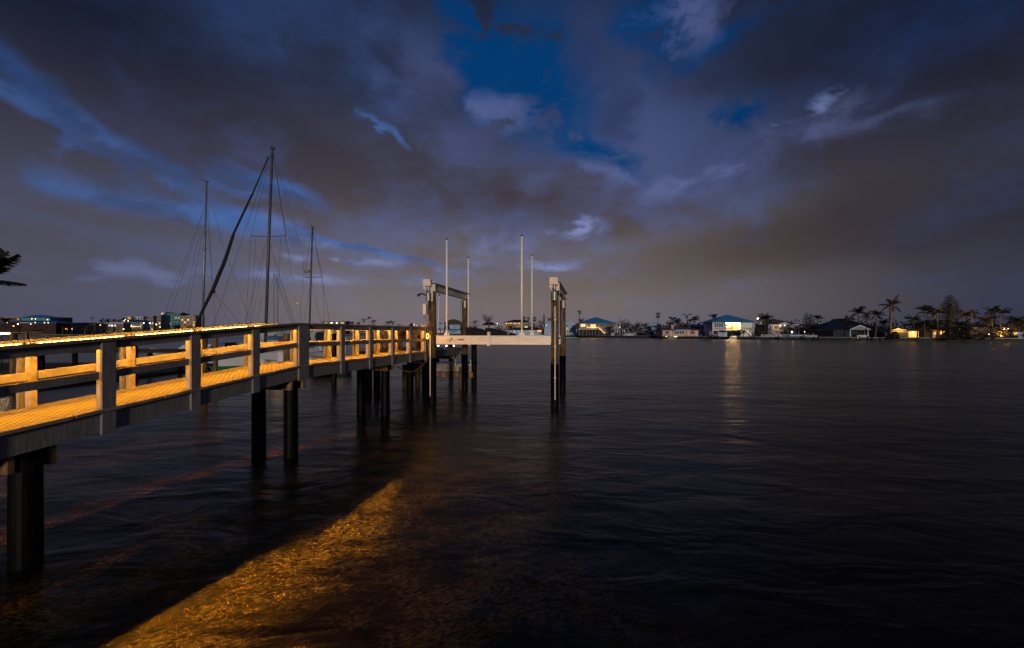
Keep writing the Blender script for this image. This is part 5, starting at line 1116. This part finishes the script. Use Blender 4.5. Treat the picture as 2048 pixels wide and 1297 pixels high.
# bench with slatted high back facing the walkway
bn = head('bench', 'wooden bench with high slatted back on the pier head, lit orange', 'bench', 9.0, 2.0)
def dbox(t0, t1, w0, w1, h0, h1, m=None): m = m or MB(); return m.hexa([pt(t0, w0, h0), pt(t0, w1, h0), pt(t0, w1, h1), pt(t0, w0, h1)], [pt(t1, w0, h0), pt(t1, w1, h0), pt(t1, w1, h1), pt(t1, w0, h1)])
mb = MB()
for k in range(3): dbox(10.35, 10.40, 1.35, 2.35, .46+.17*k*1.35, .66+.17*k*1.35, mb)
mb.build('backrest', M_wood, bn); dbox(9.95, 10.34, 1.3, 2.4, .40, .45).build('seat', M_wood, bn)
for wv in (1.32, 2.30): dbox(10.0, 10.34, wv, wv+.07, .002, .398).build('leg', M_wood, bn)
for wv in (1.30, 2.34): dbox(10.41, 10.48, wv, wv+.08, .002, 1.15).build('upright', M_wood, bn)
ss = head('stair_rail_screen', 'brown board screen with a slanting handrail beside the pier steps', 'screen', 8.6, 1.8)
dbox(9.2, 9.26, 1.75, 2.65, .05, 1.0).build('screen_panel', M_wood, ss)
p, q = pt(9.1, 2.25, .95), pt(9.1, 1.78, .25); mb = MB(); mb.hexa([p, p+N*.05, p+N*.05+U*.04, p+U*.04], [q, q+N*.05, q+N*.05+U*.04, q+U*.04]); mb.build('slanting_rail', M_trim, ss)
for wv in (1.74, 2.66): dbox(9.14, 9.19, wv, wv+.06, .002, 1.02).build('upright', M_wood, ss)
cr = head('crate_stack', 'small orange lit stack of boards at the end of the pier railing', 'timber stack', 9.6, 1.0)
for k in range(7): dbox(9.55, 9.75, 1.12-.01*(k % 2), 1.32, .1*k+.002, .1*k+.085).build('board', M_wood, cr)
es = head('end_post', 'pale short post standing above the end of the pier railing beside the left lift pile', 'post', 8.05, .2)
dbox(7.98, 8.07, .02, .11, .002, 1.14).build('post', M_trim, es); dbox(7.98, 8.07, .19, .28, .002, 1.14).build('post', M_trim, es); dbox(7.97, 8.08, .12, .18, .5, 1.10).build('filler', M_trim, es)
# ================================================================ water and seabed
def water_mat():
    m = bpy.data.materials.new('bay_water'); m.use_nodes = True; t = NT(m.node_tree)
    t.n.remove(t.n['Principled BSDF']); out = t.n['Material Output']
    g = t.node('ShaderNodeNewGeometry'); x, y, z = t.sep(g.outputs['Position'])
    # ripples run roughly across the bay; smoothed as by a long exposure
    v1 = t.comb(t.m('ADD', t.m('MULTIPLY', x, .55), t.m('MULTIPLY', y, .12)), y, 0)
    a = t.noise(v1, 1.1, 3, .55, .6); b = t.noise(v1, 5.5, 4, .6, .8); c = t.noise(v1, .16, 3, .5)
    h = t.m('ADD', t.m('MULTIPLY', a, .55), t.m('MULTIPLY', b, .055))
    h = t.m('ADD', h, t.m('MULTIPLY', c, 1.8))
    bp = t.node('ShaderNodeBump'); bp.inputs['Strength'].default_value = 1; bp.inputs['Distance'].default_value = .12
    t.l.new(h, bp.inputs['Height'])
    fr = t.node('ShaderNodeFresnel'); fr.inputs['IOR'].default_value = 1.33; t.l.new(bp.outputs[0], fr.inputs['Normal'])
    gl = t.node('ShaderNodeBsdfGlossy'); gl.inputs['Color'].default_value = (.96, .89, .76, 1); gl.inputs['Roughness'].default_value = .25
    t.l.new(bp.outputs[0], gl.inputs['Normal'])
    tr = t.node('ShaderNodeBsdfTransparent'); tr.inputs[0].default_value = (.84, .76, .60, 1)
    mx = t.node('ShaderNodeMixShader')
    t.l.new(t.m('MULTIPLY', fr.outputs[0], .78), mx.inputs[0]); t.l.new(tr.outputs[0], mx.inputs[1]); t.l.new(gl.outputs[0], mx.inputs[2])
    t.l.new(mx.outputs[0], out.inputs[0]); return m
mb = MB(); mb.add([(-3000, -200, 0), (3000, -200, 0), (3000, 4000, 0), (-3000, 4000, 0)], [(0, 1, 2, 3)])
tag(mb.build('water', water_mat()), kind='structure')
def seabed_mat():
    m = bpy.data.materials.new('seagrass_bed'); m.use_nodes = True; t = NT(m.node_tree)
    p = t.n['Principled BSDF']; p.inputs['Roughness'].default_value = .9; p.inputs['Specular IOR Level'].default_value = .1
    g = t.node('ShaderNodeNewGeometry'); x, y, z = t.sep(g.outputs['Position'])
    # strands lie over towards the open water
    ca, sa = math.cos(R(22)), math.sin(R(22))
    xr = t.m('ADD', t.m('MULTIPLY', x, ca), t.m('MULTIPLY', y, sa)); yr = t.m('SUBTRACT', t.m('MULTIPLY', y, ca), t.m('MULTIPLY', x, sa))
    wr = t.m('MULTIPLY', t.m('SUBTRACT', t.noise(t.comb(x, y, 0), 2.2, 3), .5), .3)
    v = t.comb(t.m('MULTIPLY', xr, .38), t.m('ADD', yr, wr), 0)
    s1 = t.noise(v, 12, 5, .62, .5); s2 = t.noise(v, 34, 4, .65, .4); pa = t.noise(t.comb(x, y, 4), .9, 4, .6)
    rid = t.m('SUBTRACT', 1, t.m('ABSOLUTE', t.m('MULTIPLY', t.m('SUBTRACT', s1, .5), 6)), clamp=True)
    f = t.m('ADD', t.m('MULTIPLY', rid, .6), t.m('MULTIPLY', t.smooth(s2, .42, .66), .6), clamp=True)
    f = t.m('MULTIPLY', f, t.m('ADD', .25, t.m('MULTIPLY', t.smooth(pa, .3, .65), .9)))
    # bed colour darkened towards the open bay, painting in light lost with depth
    depth_shade = t.smooth(t.m('ADD', t.m('ADD', x, t.m('MULTIPLY', y, -.18)), t.m('MULTIPLY', t.m('SUBTRACT', pa, .5), 5)), -1.5, 3.5)
    f = t.m('MULTIPLY', f, t.m('SUBTRACT', 1, t.m('MULTIPLY', depth_shade, .88)))
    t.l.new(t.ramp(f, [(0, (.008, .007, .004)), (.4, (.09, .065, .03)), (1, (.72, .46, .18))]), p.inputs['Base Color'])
    b = t.node('ShaderNodeBump'); b.inputs['Strength'].default_value = 1; b.inputs['Distance'].default_value = .05
    t.l.new(t.m('ADD', s1, t.m('MULTIPLY', s2, .4)), b.inputs['Height']); t.l.new(b.outputs[0], p.inputs['Normal'])
    return m
# bed: shallow by the shore, shelving away
mb = MB(); xs = [-60+k*1.5 for k in range(81)]; ys = [-20+k*1.5 for k in range(81)]
rr = random.Random(3)
def depth(x, y):
    s = (x+3)*.3+(y-9)*.9
    return -.14-max(0, min(1, (s+2)/22))**1.2*2.6
vs = [(x, y, depth(x, y)+rr.uniform(-.03, .03)) for y in ys for x in xs]; nx = len(xs)
mb.add(vs, [(j*nx+i, j*nx+i+1, (j+1)*nx+i+1, (j+1)*nx+i) for j in range(len(ys)-1) for i in range(nx-1)])
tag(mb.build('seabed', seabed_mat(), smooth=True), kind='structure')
mb = MB(); mb.add([(-3000, -200, -3.2), (3000, -200, -3.2), (3000, 4000, -3.2), (-3000, 4000, -3.2)], [(0, 1, 2, 3)])
tag(mb.build('deep_bed', mat('dark_silt', (.02, .018, .014), .95)), kind='structure')
